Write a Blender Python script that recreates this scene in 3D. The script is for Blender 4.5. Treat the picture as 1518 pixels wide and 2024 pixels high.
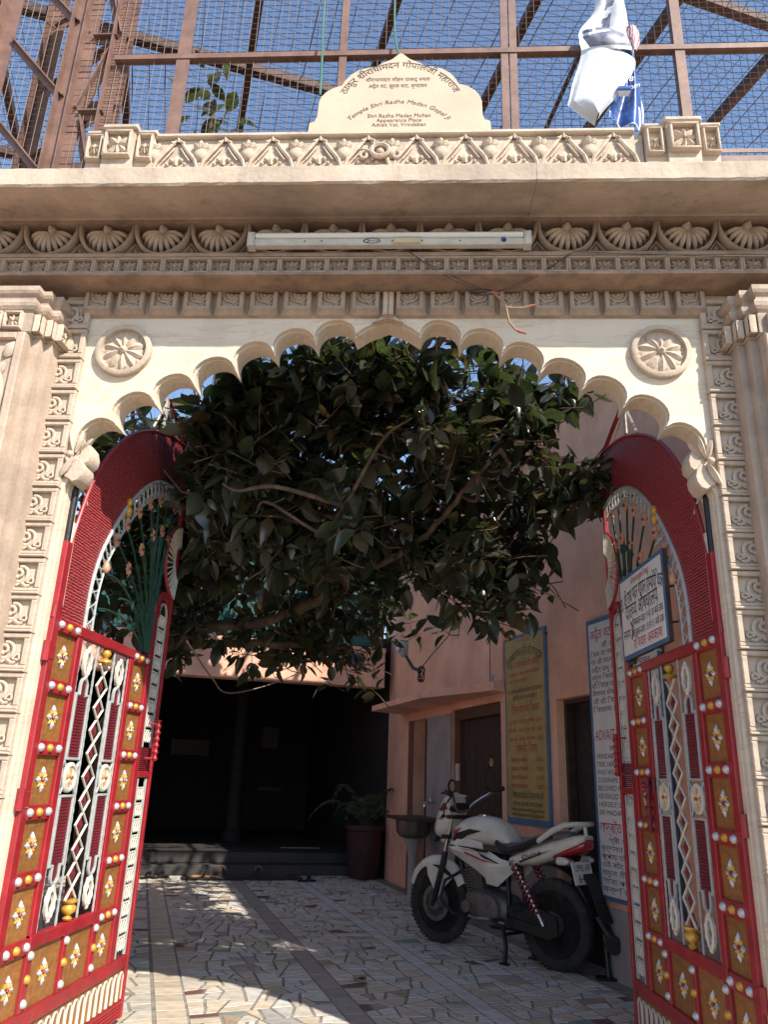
import bpy, bmesh, math, random
from mathutils import Vector, Matrix, Euler
random.seed(7)
PI = math.pi
def rad(a): return math.radians(a)
scene = bpy.context.scene
COL = scene.collection
for _o in list(bpy.data.objects): bpy.data.objects.remove(_o)

# ------------------------------------------------------------------ camera, sky, sun, exposure
cam = bpy.data.cameras.new('camera'); camo = bpy.data.objects.new('camera', cam); COL.objects.link(camo)
cam.sensor_fit = 'HORIZONTAL'; cam.sensor_width = 36.0; cam.lens = 36.0 * 1526.1 / 1518.0
cam.clip_start = 0.05; cam.clip_end = 2000
_p, _y, _r = rad(19.183), rad(-3.418), rad(1.952)
_f = Vector((math.sin(_y)*math.cos(_p), math.cos(_y)*math.cos(_p), math.sin(_p)))
_rt = Vector((math.cos(_y), -math.sin(_y), 0)); _u = _rt.cross(_f)
_R = _rt*math.cos(_r) + _u*math.sin(_r); _U = _u*math.cos(_r) - _rt*math.sin(_r)
CAM = Vector((0.202, -3.2, 1.27))
camo.matrix_world = Matrix(((_R.x, _U.x, -_f.x, CAM.x), (_R.y, _U.y, -_f.y, CAM.y), (_R.z, _U.z, -_f.z, CAM.z), (0, 0, 0, 1)))
scene.camera = camo

SUN_DIR = Vector((-0.93, 1.0, -1.18)).normalized()          # the way the light travels
world = bpy.data.worlds.new('World'); scene.world = world; world.use_nodes = True
_nt = world.node_tree; _nt.nodes.clear()
_sky = _nt.nodes.new('ShaderNodeTexSky'); _sky.sky_type = 'NISHITA'; _sky.sun_disc = False
_sky.sun_elevation = math.asin(-SUN_DIR.z); _sky.sun_rotation = math.atan2(-SUN_DIR.x, -SUN_DIR.y)
_sky.air_density = 1.0; _sky.dust_density = 0.4; _sky.ozone_density = 2.0
_bg = _nt.nodes.new('ShaderNodeBackground'); _bg.inputs['Strength'].default_value = 0.15
_wo = _nt.nodes.new('ShaderNodeOutputWorld')
_nt.links.new(_sky.outputs[0], _bg.inputs['Color']); _nt.links.new(_bg.outputs[0], _wo.inputs['Surface'])
sun = bpy.data.lights.new('sun', 'SUN'); sun.energy = 4.5; sun.angle = rad(0.53); sun.color = (1.0, 0.915, 0.80)
suno = bpy.data.objects.new('sun', sun); COL.objects.link(suno)
suno.rotation_euler = SUN_DIR.to_track_quat('-Z', 'Y').to_euler(); suno.location = (6, -8, 10)
scene.view_settings.view_transform = 'Standard'; scene.view_settings.look = 'None'
scene.view_settings.exposure = 0.82; scene.view_settings.gamma = 1.0
scene.view_settings.use_curve_mapping = False
scene.render.engine = 'CYCLES'
scene.cycles.max_bounces = 10; scene.cycles.diffuse_bounces = 5; scene.cycles.transparent_max_bounces = 12
scene.cycles.use_denoising = True

# ------------------------------------------------------------------ materials
MATS = {}
def mat(name, col, rough=0.8, metal=0.0, var=0.12, scale=6.0, bump=0.15, bscale=60.0, col2=None, spec=0.5, coat=0.0, stain=0.0, stain_col=(0.08,0.06,0.045), rnd=0.0, hue=0.0, streak=0.0):
    m = bpy.data.materials.new(name); m.use_nodes = True; nt = m.node_tree; N = nt.nodes; L = nt.links
    b = N['Principled BSDF']; b.inputs['Roughness'].default_value = rough; b.inputs['Metallic'].default_value = metal
    b.inputs['Specular IOR Level'].default_value = spec
    if coat: b.inputs['Coat Weight'].default_value = coat; b.inputs['Coat Roughness'].default_value = 0.12
    tc = N.new('ShaderNodeTexCoord')
    src = tc.outputs['Object']
    n = N.new('ShaderNodeTexNoise'); n.inputs['Scale'].default_value = scale; n.inputs['Detail'].default_value = 6; n.inputs['Roughness'].default_value = 0.65
    L.new(src, n.inputs['Vector'])
    mx = N.new('ShaderNodeMix'); mx.data_type = 'RGBA'
    c2 = col2 if col2 else tuple(max(0.0, c*(1-var*2.2)) for c in col)
    c1 = col if col2 else tuple(min(1.0, c*(1+var*0.8)) for c in col)
    mx.inputs['A'].default_value = (*c1, 1); mx.inputs['B'].default_value = (*c2, 1)
    cr = N.new('ShaderNodeValToRGB'); cr.color_ramp.elements[0].position = 0.35; cr.color_ramp.elements[1].position = 0.72
    L.new(n.outputs['Fac'], cr.inputs['Fac']); L.new(cr.outputs['Color'], mx.inputs['Factor'])
    out = mx.outputs['Result']
    if stain:
        s = N.new('ShaderNodeTexNoise'); s.inputs['Scale'].default_value = 2.3; s.inputs['Detail'].default_value = 9; s.inputs['Roughness'].default_value = 0.75
        mp = N.new('ShaderNodeMapping'); mp.inputs['Scale'].default_value = (1.6, 1.6, 0.7); mp.inputs['Location'].default_value = (3.1, 1.7, 0.4)
        L.new(src, mp.inputs['Vector']); L.new(mp.outputs[0], s.inputs['Vector'])
        r2 = N.new('ShaderNodeValToRGB'); r2.color_ramp.elements[0].position = 0.54; r2.color_ramp.elements[1].position = 0.78
        r2.color_ramp.elements[1].color = (stain, stain, stain, 1)
        L.new(s.outputs['Fac'], r2.inputs['Fac'])
        m2 = N.new('ShaderNodeMix'); m2.data_type = 'RGBA'; m2.inputs['B'].default_value = (*stain_col, 1)
        L.new(r2.outputs['Color'], m2.inputs['Factor']); L.new(out, m2.inputs['A']); out = m2.outputs['Result']
    if streak:
        k = N.new('ShaderNodeTexNoise'); k.inputs['Scale'].default_value = 1.0; k.inputs['Detail'].default_value = 7; k.inputs['Roughness'].default_value = 0.7
        mp = N.new('ShaderNodeMapping'); mp.inputs['Scale'].default_value = (11, 11, 0.9)
        L.new(src, mp.inputs['Vector']); L.new(mp.outputs[0], k.inputs['Vector'])
        r3 = N.new('ShaderNodeValToRGB'); r3.color_ramp.elements[0].position = 0.52; r3.color_ramp.elements[1].position = 0.80; r3.color_ramp.elements[1].color = (streak, streak, streak, 1)
        L.new(k.outputs['Fac'], r3.inputs['Fac'])
        m3 = N.new('ShaderNodeMix'); m3.data_type = 'RGBA'; m3.inputs['B'].default_value = (0.13, 0.105, 0.085, 1)
        L.new(r3.outputs['Color'], m3.inputs['Factor']); L.new(out, m3.inputs['A']); out = m3.outputs['Result']
    if rnd or hue:
        oi = N.new('ShaderNodeObjectInfo'); hs = N.new('ShaderNodeHueSaturation')
        mr = N.new('ShaderNodeMapRange'); mr.inputs['To Min'].default_value = 1-rnd; mr.inputs['To Max'].default_value = 1+rnd
        L.new(oi.outputs['Random'], mr.inputs['Value']); L.new(mr.outputs[0], hs.inputs['Value'])
        L.new(out, hs.inputs['Color']); out = hs.outputs['Color']
    L.new(out, b.inputs['Base Color'])
    if bump:
        n2 = N.new('ShaderNodeTexNoise'); n2.inputs['Scale'].default_value = bscale; n2.inputs['Detail'].default_value = 5
        L.new(src, n2.inputs['Vector'])
        bp = N.new('ShaderNodeBump'); bp.inputs['Strength'].default_value = bump; bp.inputs['Distance'].default_value = 0.01
        L.new(n2.outputs['Fac'], bp.inputs['Height']); L.new(bp.outputs[0], b.inputs['Normal'])
    MATS[name] = m; return m

STONE = mat('carved sandstone', (0.450, 0.350, 0.272), 0.86, var=0.18, scale=5, bump=0.4, bscale=45, stain=0.55, streak=0.35, rnd=0.05)
EAVE = mat('eave sandstone', (0.48, 0.385, 0.295), 0.85, var=0.16, scale=3, bump=0.35, bscale=40, stain=0.75, streak=0.45)
PALE = mat('pale sandstone', (0.54, 0.435, 0.335), 0.84, var=0.16, scale=4, bump=0.35, bscale=50, stain=0.5, streak=0.25, rnd=0.05)
PILAST = mat('pink buff sandstone', (0.46, 0.355, 0.272), 0.85, var=0.16, scale=4, bump=0.3, bscale=50, stain=0.5, stain_col=(0.22, 0.17, 0.13), streak=0.4)
RED = mat('red gloss paint', (0.31, 0.015, 0.022), 0.42, var=0.14, scale=9, bump=0.12, bscale=30, stain=0.55, stain_col=(0.13,0.035,0.03), coat=0.08, streak=0.3)
MAROON = mat('maroon panel paint', (0.15, 0.012, 0.022), 0.5, var=0.15, scale=9, bump=0.1)
ORANGE = mat('ochre panel paint', (0.265, 0.115, 0.030), 0.55, var=0.2, scale=7, bump=0.12, stain=0.45, stain_col=(0.13, 0.07, 0.03), rnd=0.12, streak=0.2)
SILVER = mat('silver paint', (0.56, 0.57, 0.58), 0.34, metal=0.35, var=0.12, scale=30, bump=0.08)
GOLD = mat('gold paint', (0.62, 0.34, 0.05), 0.36, metal=0.25, var=0.14, scale=25, bump=0.08)
WHITE = mat('white enamel', (0.58, 0.55, 0.47), 0.5, var=0.12, scale=18, bump=0.08, stain=0.3, stain_col=(0.2,0.18,0.15))
GREY = mat('grey enamel', (0.36, 0.38, 0.37), 0.45, var=0.12, scale=20, bump=0.08)
GREEN = mat('green enamel', (0.016, 0.062, 0.042), 0.4, var=0.2, scale=14, bump=0.08)
PINKFL = mat('peach enamel', (0.50, 0.26, 0.16), 0.45, var=0.12, scale=14, bump=0.05)
DARKSHEET = mat('dark backing sheet', (0.025, 0.023, 0.028), 0.75, var=0.2)
PINK = mat('pink wall paint', (0.80, 0.44, 0.30), 0.85, var=0.14, scale=1.6, bump=0.25, bscale=18, stain=0.4, stain_col=(0.36,0.22,0.17), streak=0.18)
BROWNSTEEL = mat('brown painted steel', (0.20, 0.112, 0.085), 0.6, var=0.2, scale=8, bump=0.15, bscale=30, stain=0.5, stain_col=(0.35,0.26,0.2))
SHADESTEEL = mat('shade-darkened brown steel', (0.075, 0.038, 0.03), 0.7, var=0.2, scale=8)  # roof steel: the shade on its undersides is put into this darker brown
WIRE = mat('weathered wire', (0.20, 0.14, 0.11), 0.6, var=0.1, bump=0)
DARKWIRE = mat('dark net wire', (0.04, 0.035, 0.035), 0.7, var=0.1, bump=0)
DARKWOOD = mat('dark brown wood', (0.055, 0.03, 0.02), 0.6, var=0.25, scale=12)
BLACK = mat('black plastic', (0.012, 0.012, 0.013), 0.5, var=0.2)
RUBBER = mat('dusty rubber', (0.032, 0.029, 0.026), 0.95, var=0.3, scale=14, stain=0.7, stain_col=(0.13,0.11,0.09))
CHROME = mat('chrome', (0.6, 0.6, 0.6), 0.15, metal=1.0, var=0.05, bump=0)
ALU = mat('dusty cast alloy', (0.15, 0.14, 0.13), 0.55, metal=0.5, var=0.2, scale=25)
CREAMPAINT = mat('cream vehicle paint', (0.66, 0.62, 0.53), 0.34, var=0.1, scale=6, bump=0, coat=0.35, stain=0.35, stain_col=(0.36,0.31,0.24))
SHOCKRED = mat('red spring paint', (0.26, 0.03, 0.03), 0.4, var=0.1)
TAILRED = mat('red lamp lens', (0.32, 0.012, 0.015), 0.12, var=0.1, bump=0, coat=0.6)
LENS = mat('clear lamp lens', (0.6, 0.58, 0.52), 0.1, var=0.05, bump=0)
SEATGREY = mat('grey seat vinyl', (0.13, 0.115, 0.10), 0.6, var=0.15)
PLATEWHITE = mat('plate white', (0.62, 0.62, 0.60), 0.5, var=0.06, bump=0, stain=0.2)
INK = mat('black lettering', (0.015, 0.015, 0.018), 0.6, var=0.1, bump=0)
REDINK = mat('red lettering', (0.42, 0.02, 0.025), 0.6, var=0.1, bump=0)
BROWNINK = mat('engraved grey lettering', (0.085, 0.07, 0.06), 0.8, var=0.15, bump=0)
BLUEINK = mat('blue print', (0.02, 0.05, 0.20), 0.5, bump=0)
BLUE = mat('blue border paint', (0.075, 0.16, 0.29), 0.6, var=0.12, stain=0.25)
SIGNWHITE = mat('white sign paint', (0.70, 0.69, 0.67), 0.55, var=0.05, bump=0.03, stain=0.3, stain_col=(0.40,0.36,0.32))
SIGNYELLOW = mat('ochre sign paint', (0.43, 0.305, 0.105), 0.65, var=0.10, bump=0.05, stain=0.25)
TUBEGLASS = mat('unlit fluorescent tube', (0.74, 0.74, 0.70), 0.25, var=0.03, bump=0)
FITTING = mat('aged white fitting', (0.56, 0.54, 0.48), 0.5, var=0.12, scale=10, bump=0.03, stain=0.3)
GRIMESHADE = mat('grimy shade-darkened sandstone', (0.36, 0.25, 0.175), 0.9, var=0.2, scale=6, bump=0.35, bscale=45, stain=0.8, stain_col=(0.07, 0.05, 0.04), streak=0.3)  # frieze ground: grime, plus recess shade put into the darker base colour
GROUT = mat('grout', (0.27, 0.24, 0.205), 0.9, var=0.25, scale=9, bump=0.3)
GROUNDM = mat('dusty street', (0.25, 0.21, 0.165), 0.95, var=0.2, scale=1.5, bump=0.4, bscale=20)
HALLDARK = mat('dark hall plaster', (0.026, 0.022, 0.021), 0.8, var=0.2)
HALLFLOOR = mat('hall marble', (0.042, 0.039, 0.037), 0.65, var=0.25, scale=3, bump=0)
MATBROWN = mat('brown doormat', (0.035, 0.025, 0.022), 0.95, var=0.3, scale=40, bump=0.5)
TERRA = mat('red clay pot', (0.045, 0.013, 0.011), 0.7, var=0.15)
BARK = mat('branch bark', (0.115, 0.078, 0.052), 0.9, var=0.3, scale=12, bump=0.6, bscale=40)
TEAL = mat('green shade sheet', (0.012, 0.10, 0.085), 0.4, var=0.4, scale=3, bump=0.1)
WASHED = mat('grey washed plaster', (0.33, 0.30, 0.285), 0.85, var=0.12, scale=3, bump=0.1, stain=0.3)
SLATE = mat('dark stone slab', (0.05, 0.04, 0.037), 0.5, var=0.2)
CABLE = mat('green cable', (0.04, 0.13, 0.10), 0.6, bump=0)
REDWIRE = mat('red wire', (0.35, 0.10, 0.06), 0.6, bump=0)
COPPER = mat('bare wire', (0.40, 0.27, 0.17), 0.5, bump=0)
VINYLWHITE = mat('white vinyl back', (0.64, 0.66, 0.69), 0.5, var=0.07, scale=9, bump=0.9, bscale=11)
VINYLBLUE = mat('printed blue vinyl', (0.04, 0.10, 0.32), 0.35, var=0.2, scale=6, bump=0.8, bscale=11)
VINYLNAVY = mat('printed navy vinyl', (0.05, 0.06, 0.12), 0.45, scale=13, bump=0.8, bscale=11, col2=(0.34, 0.36, 0.42))

def wall_marble():
    m = bpy.data.materials.new('veined cream facing'); m.use_nodes = True; N = m.node_tree.nodes; L = m.node_tree.links
    b = N['Principled BSDF']; b.inputs['Roughness'].default_value = 0.7
    tc = N.new('ShaderNodeTexCoord'); mp = N.new('ShaderNodeMapping'); mp.inputs['Scale'].default_value = (0.8, 1, 5.0); mp.inputs['Rotation'].default_value = (0, rad(-9), 0)
    L.new(tc.outputs['Object'], mp.inputs['Vector'])
    n = N.new('ShaderNodeTexNoise'); n.inputs['Scale'].default_value = 2.4; n.inputs['Detail'].default_value = 9; n.inputs['Roughness'].default_value = 0.62; n.inputs['Distortion'].default_value = 0.8
    L.new(mp.outputs[0], n.inputs['Vector'])
    r = N.new('ShaderNodeValToRGB'); e = r.color_ramp.elements
    e[0].position = 0.25; e[0].color = (0.57, 0.475, 0.36, 1); e[1].position = 0.8; e[1].color = (0.66, 0.575, 0.455, 1)
    k = e.new(0.48); k.color = (0.645, 0.55, 0.42, 1); k = e.new(0.5); k.color = (0.55, 0.43, 0.31, 1); k = e.new(0.515); k.color = (0.66, 0.56, 0.43, 1)
    L.new(n.outputs['Fac'], r.inputs['Fac'])
    s = N.new('ShaderNodeTexNoise'); s.inputs['Scale'].default_value = 3.0; s.inputs['Detail'].default_value = 8
    L.new(tc.outputs['Object'], s.inputs['Vector'])
    r2 = N.new('ShaderNodeValToRGB'); r2.color_ramp.elements[0].position = 0.55; r2.color_ramp.elements[1].position = 0.8; r2.color_ramp.elements[1].color = (0.5, 0.5, 0.5, 1)
    L.new(s.outputs['Fac'], r2.inputs['Fac'])
    mx = N.new('ShaderNodeMix'); mx.data_type = 'RGBA'; mx.inputs['B'].default_value = (0.36, 0.30, 0.24, 1)
    L.new(r2.outputs[0], mx.inputs['Factor']); L.new(r.outputs[0], mx.inputs['A']); L.new(mx.outputs['Result'], b.inputs['Base Color'])
    bp = N.new('ShaderNodeBump'); bp.inputs['Strength'].default_value = 0.15; bp.inputs['Distance'].default_value = 0.01
    L.new(n.outputs['Fac'], bp.inputs['Height']); L.new(bp.outputs[0], b.inputs['Normal'])
    return m
MARBLE = wall_marble()

def perforated():
    m = bpy.data.materials.new('perforated red sheet'); m.use_nodes = True; N = m.node_tree.nodes; L = m.node_tree.links
    b = N['Principled BSDF']; b.inputs['Roughness'].default_value = 0.45
    tc = N.new('ShaderNodeTexCoord'); w = N.new('ShaderNodeTexWave'); w.wave_type = 'BANDS'; w.bands_direction = 'Z'
    w.inputs['Scale'].default_value = 22; w.inputs['Distortion'].default_value = 2.2; w.inputs['Detail'].default_value = 1; w.inputs['Detail Scale'].default_value = 3.0
    L.new(tc.outputs['Object'], w.inputs['Vector'])
    v = N.new('ShaderNodeTexVoronoi'); v.inputs['Scale'].default_value = 110
    L.new(tc.outputs['Object'], v.inputs['Vector'])
    ad = N.new('ShaderNodeMath'); ad.operation = 'MULTIPLY'; L.new(w.outputs['Fac'], ad.inputs[0]); L.new(v.outputs['Distance'], ad.inputs[1])
    r = N.new('ShaderNodeValToRGB'); r.color_ramp.elements[0].color = (0.10, 0.008, 0.014, 1); r.color_ramp.elements[0].position = 0.12
    r.color_ramp.elements[1].color = (0.46, 0.07, 0.07, 1); r.color_ramp.elements[1].position = 0.42
    L.new(ad.outputs[0], r.inputs['Fac']); L.new(r.outputs[0], b.inputs['Base Color'])
    bp = N.new('ShaderNodeBump'); bp.inputs['Strength'].default_value = 0.6; bp.inputs['Distance'].default_value = 0.006
    L.new(ad.outputs[0], bp.inputs['Height']); L.new(bp.outputs[0], b.inputs['Normal'])
    return m
PERF = perforated()

def leaf_mat(name, top, under, trans):
    m = bpy.data.materials.new(name); m.use_nodes = True; N = m.node_tree.nodes; L = m.node_tree.links
    b = N['Principled BSDF']; b.inputs['Roughness'].default_value = 0.24; b.inputs['Specular IOR Level'].default_value = 0.7
    g = N.new('ShaderNodeNewGeometry'); mx = N.new('ShaderNodeMix'); mx.data_type = 'RGBA'
    mx.inputs['A'].default_value = (*top, 1); mx.inputs['B'].default_value = (*under, 1)
    L.new(g.outputs['Backfacing'], mx.inputs['Factor'])
    n = N.new('ShaderNodeTexNoise'); n.inputs['Scale'].default_value = 3.0; n.inputs['Detail'].default_value = 3
    tc = N.new('ShaderNodeNewGeometry'); L.new(tc.outputs['Position'], n.inputs['Vector'])
    hs = N.new('ShaderNodeHueSaturation'); mr = N.new('ShaderNodeMapRange'); mr.inputs['From Min'].default_value = 0.3; mr.inputs['From Max'].default_value = 0.7; mr.inputs['To Min'].default_value = 0.6; mr.inputs['To Max'].default_value = 1.35
    L.new(n.outputs['Fac'], mr.inputs['Value']); L.new(mr.outputs[0], hs.inputs['Value']); L.new(mx.outputs['Result'], hs.inputs['Color'])
    L.new(hs.outputs[0], b.inputs['Base Color'])
    t = N.new('ShaderNodeBsdfTranslucent'); t.inputs['Color'].default_value = (*trans, 1)
    ms = N.new('ShaderNodeMixShader'); ms.inputs[0].default_value = 0.30
    L.new(b.outputs[0], ms.inputs[1]); L.new(t.outputs[0], ms.inputs[2]); L.new(ms.outputs[0], N['Material Output'].inputs['Surface'])
    return m
LEAFA = leaf_mat('dark glossy leaf', (0.022, 0.029, 0.018), (0.056, 0.062, 0.044), (0.08, 0.12, 0.03))
LEAFB = leaf_mat('mid green leaf', (0.033, 0.047, 0.021), (0.072, 0.080, 0.050), (0.12, 0.17, 0.04))
LEAFC = leaf_mat('olive brown leaf', (0.058, 0.046, 0.022), (0.08, 0.066, 0.038), (0.16, 0.12, 0.03))

# ------------------------------------------------------------------ mesh helpers
class MB:
    def __init__(s): s.v = []; s.f = []; s.m = []; s.X = None
    def add(s, vs, fs, mi=0):
        k = len(s.v)
        if s.X is not None: vs = [s.X @ Vector(p) for p in vs]
        s.v.extend([tuple(p) for p in vs])
        for q in fs: s.f.append(tuple(k+i for i in q)); s.m.append(mi)
        return s
    def box(s, x0, x1, y0, y1, z0, z1, mi=0):
        return s.add([(x0,y0,z0),(x1,y0,z0),(x1,y1,z0),(x0,y1,z0),(x0,y0,z1),(x1,y0,z1),(x1,y1,z1),(x0,y1,z1)],
              [(0,3,2,1),(4,5,6,7),(0,1,5,4),(1,2,6,5),(2,3,7,6),(3,0,4,7)], mi)
    def cbox(s, x0, x1, y0, y1, z0, z1, c=0.004, mi=0):     # box whose front (y0) edges are chamfered
        v = [(x0,y1,z0),(x1,y1,z0),(x1,y1,z1),(x0,y1,z1),(x0,y0+c,z0),(x1,y0+c,z0),(x1,y0+c,z1),(x0,y0+c,z1),(x0+c,y0,z0+c),(x1-c,y0,z0+c),(x1-c,y0,z1-c),(x0+c,y0,z1-c)]
        return s.add(v, [(3,2,1,0),(0,1,5,4),(1,2,6,5),(2,3,7,6),(3,0,4,7),(4,5,9,8),(5,6,10,9),(6,7,11,10),(7,4,8,11),(8,9,10,11)], mi)
    def prism(s, pts, y0, y1, mi=0, inset=0.0, depth=0.0, caps=True):   # polygon in (x,z), front at y0 (smaller y), back at y1
        n = len(pts); cx = sum(p[0] for p in pts)/n; cz = sum(p[1] for p in pts)/n
        rings = [[(p[0], y1, p[1]) for p in pts]]
        if inset:
            rings.append([(p[0], y0+depth, p[1]) for p in pts])
            rings.append([(p[0]+(cx-p[0])*inset, y0, p[1]+(cz-p[1])*inset) for p in pts])
        else: rings.append([(p[0], y0, p[1]) for p in pts])
        v = [p for r in rings for p in r]; f = []
        for k in range(len(rings)-1):
            for i in range(n):
                j = (i+1) % n; f.append((k*n+i, k*n+j, (k+1)*n+j, (k+1)*n+i))
        if caps: f.append(tuple(range(n))[::-1]); f.append(tuple((len(rings)-1)*n+i for i in range(n)))
        return s.add(v, f, mi)
    def loft(s, rings, mi=0, closed=False, caps=True):
        n = len(rings[0]); v = [p for r in rings for p in r]; f = []
        K = len(rings)
        for k in range(K if closed else K-1):
            a = k*n; b = ((k+1) % K)*n
            for i in range(n):
                j = (i+1) % n; f.append((a+i, a+j, b+j, b+i))
        if caps and not closed: f.append(tuple(range(n))[::-1]); f.append(tuple((K-1)*n+i for i in range(n)))
        return s.add(v, f, mi)
    def tube(s, path, r=0.01, n=6, mi=0, closed=False, flat=None, caps=True):
        path = [Vector(p) for p in path]; K = len(path)
        if K < 2: return s
        rs = r if isinstance(r, (list, tuple)) else [r]*K
        up = None; rings = []
        for i, p in enumerate(path):
            if closed: t = path[(i+1) % K] - path[i-1]
            else: t = path[min(i+1, K-1)] - path[max(i-1, 0)]
            if t.length < 1e-9: t = Vector((0,0,1))
            t.normalize()
            if up is None:
                up = Vector((0,-1,0)) if abs(t.y) < 0.9 else Vector((1,0,0))
            a = up - t*up.dot(t)
            if a.length < 1e-6: a = t.orthogonal()
            a.normalize(); up = a; b = t.cross(a)
            fa = flat if flat else 1.0
            rings.append([p + a*(rs[i]*fa*math.cos(2*PI*j/n)) + b*(rs[i]*math.sin(2*PI*j/n)) for j in range(n)])
        return s.loft(rings, mi, closed, caps)
    def lathe(s, prof, n=16, o=(0,0,0), axis='z', mi=0, squash=1.0, a0=0, a1=2*PI):
        full = abs(a1-a0-2*PI) < 1e-6; c = n if full else n+1
        v = []; f = []
        for (r, h) in prof:
            for j in range(c):
                a = a0+(a1-a0)*j/n; x, y = r*math.cos(a), r*math.sin(a)*squash
                p = (x, y, h) if axis == 'z' else ((x, -h, y) if axis == 'y' else (h, x, y))
                v.append((p[0]+o[0], p[1]+o[1], p[2]+o[2]))
        for k in range(len(prof)-1):
            for j in range(n if full else n):
                jj = (j+1) % c if full else j+1
                f.append((k*c+j, k*c+jj, (k+1)*c+jj, (k+1)*c+j))
        if full:
            if prof[0][0] > 1e-6: f.append(tuple(range(c))[::-1])
            if prof[-1][0] > 1e-6: f.append(tuple((len(prof)-1)*c+i for i in range(c)))
        return s.add(v, f, mi)
    def dome(s, c, r, h=None, mi=0, n=10, axis='y'):           # half ball bulging to -y
        h = h or r
        return s.lathe([(r*math.cos(a), h*math.sin(a)) for a in (0, 0.4, 0.8, 1.2, PI/2-0.001)], n, c, axis, mi)
    def petal(s, cx, cz, ang, L, W, y0, h, mi=0, k=(0.25, 0.85, 1.0, 0.62), r0=0.0):   # ridged leaf lying on the plane y0
        ca, sa = math.cos(ang), math.sin(ang); v = []
        ts = (0.0, 0.28, 0.58, 0.84)
        for t, w in zip(ts, k):
            for q, hh in ((-1, 0.0), (0, h*(0.5+0.5*math.sin(PI*min(t+0.12, 1)))), (1, 0.0)):
                x = r0+t*L; zz = q*W*w; v.append((cx+x*ca-zz*sa, y0-hh-(0.25*h if q else 0), cz+x*sa+zz*ca))
        v.append((cx+(r0+L)*ca, y0-0.2*h, cz+(r0+L)*sa))
        base = len(v)
        f = []
        for i in range(3):
            a = i*3; f += [(a, a+1, a+4, a+3), (a+1, a+2, a+5, a+4)]
        f += [(9, 10, 12), (10, 11, 12)]
        s.add(v, f, mi)
        # skirt down to the plane
        ring = [0, 3, 6, 9, 12, 11, 8, 5, 2]
        vv = [v[i] for i in ring] + [(v[i][0], y0+0.002, v[i][2]) for i in ring]; n = len(ring)
        return s.add(vv, [(i, i+1, n+i+1, n+i) for i in range(n-1)], mi)
    def curl(s, cx, cz, r0, r1, a0, a1, y, rad0=0.008, rad1=None, n=14, mi=0, flat=0.8):
        rad1 = rad0 if rad1 is None else rad1
        pts = []; rr = []
        for i in range(n+1):
            t = i/n; a = a0+(a1-a0)*t; r = r0+(r1-r0)*t; pts.append((cx+r*math.cos(a), y, cz+r*math.sin(a))); rr.append(rad0+(rad1-rad0)*t)
        return s.tube(pts, rr, 6, mi, flat=flat)
    def mesh(s, name, mats, smooth=None, recalc=True):
        me = bpy.data.meshes.new(name); me.from_pydata(s.v, [], s.f)
        for m in (mats if isinstance(mats, (list, tuple)) else [mats]): me.materials.append(m)
        if any(s.m): me.polygons.foreach_set('material_index', s.m)
        if recalc:
            bm = bmesh.new(); bm.from_mesh(me); bmesh.ops.recalc_face_normals(bm, faces=bm.faces); bm.to_mesh(me); bm.free()
        if smooth is not None:
            me.polygons.foreach_set('use_smooth', [True]*len(me.polygons)); me.set_sharp_from_angle(angle=rad(smooth))
        me.update(); return me

def obj(name, me, parent=None, loc=(0,0,0), rot=(0,0,0), scale=(1,1,1), label=None):
    o = bpy.data.objects.new(name, me); COL.objects.link(o); o.location = loc; o.rotation_euler = rot; o.scale = scale
    if parent: o.parent = parent
    if label: o['label'] = label
    return o
def part(name, mb, mats, parent, smooth=None, loc=(0,0,0), rot=(0,0,0), scale=(1,1,1), label=None):
    return obj(name, mb.mesh(name, mats, smooth), parent, loc, rot, scale, label)
def tag(o, label, cat, group=None):
    o['label'] = label; o['category'] = cat
    if group: o['group'] = group
    return o
def thing(name, label, cat, loc=(0,0,0), rot=(0,0,0), group=None, scale=(1,1,1)):
    o = bpy.data.objects.new(name, None); COL.objects.link(o); o.location = loc; o.rotation_euler = rot; o.scale = scale
    o.empty_display_size = 0.1
    return tag(o, label, cat, group)
def struct(name, me, **k):
    o = obj(name, me, **k); o['kind'] = 'structure'; return o
def copy_tree(o, parent=None):
    c = o.copy(); COL.objects.link(c)
    if parent: c.parent = parent
    for ch in o.children: copy_tree(ch, c)
    return c

# ------------------------------------------------------------------ lettering: glyph meshes laid out one by one
GLY = {}
_fc = bpy.data.curves.new('glyph', 'FONT'); _fc.resolution_u = 2
_fo = bpy.data.objects.new('glyph', _fc); COL.objects.link(_fo)
def _tmesh(s):
    _fc.body = s; dg = bpy.context.evaluated_depsgraph_get(); dg.update()
    me = _fo.evaluated_get(dg).to_mesh(); v = [(p.co.x, p.co.y) for p in me.vertices]; f = [tuple(p.vertices) for p in me.polygons]
    _fo.evaluated_get(dg).to_mesh_clear(); return v, f
_IX = max(p[0] for p in _tmesh('I')[0])
def glyph(ch):
    if ch not in GLY:
        v, f = _tmesh(ch); w, _ = _tmesh(ch+'I'); adv = max(p[0] for p in w)-_IX
        if len(v) == 0: adv = max(adv, 0.25) if ch == ' ' else adv
        # drop doubled faces (front and back of a filled curve)
        seen = set(); g = []
        for q in f:
            k = tuple(sorted((round(v[i][0], 4), round(v[i][1], 4)) for i in q))
            if k not in seen: seen.add(k); g.append(q)
        GLY[ch] = (v, g, adv)
    return GLY[ch]
def clip_right(v, f, xm):                                   # half forms: cut the stem off a letter
    ov, of = [], []
    for q in f:
        P = [v[i] for i in q]; o = []
        for i in range(len(P)):
            a, b = P[i], P[(i+1) % len(P)]
            if a[0] <= xm: o.append(a)
            if (a[0]-xm)*(b[0]-xm) < 0:
                t = (xm-a[0])/(b[0]-a[0]); o.append((xm, a[1]+(b[1]-a[1])*t))
        if len(o) > 2: k = len(ov); ov += o; of.append(tuple(range(k, k+len(o))))
    return ov, of
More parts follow.
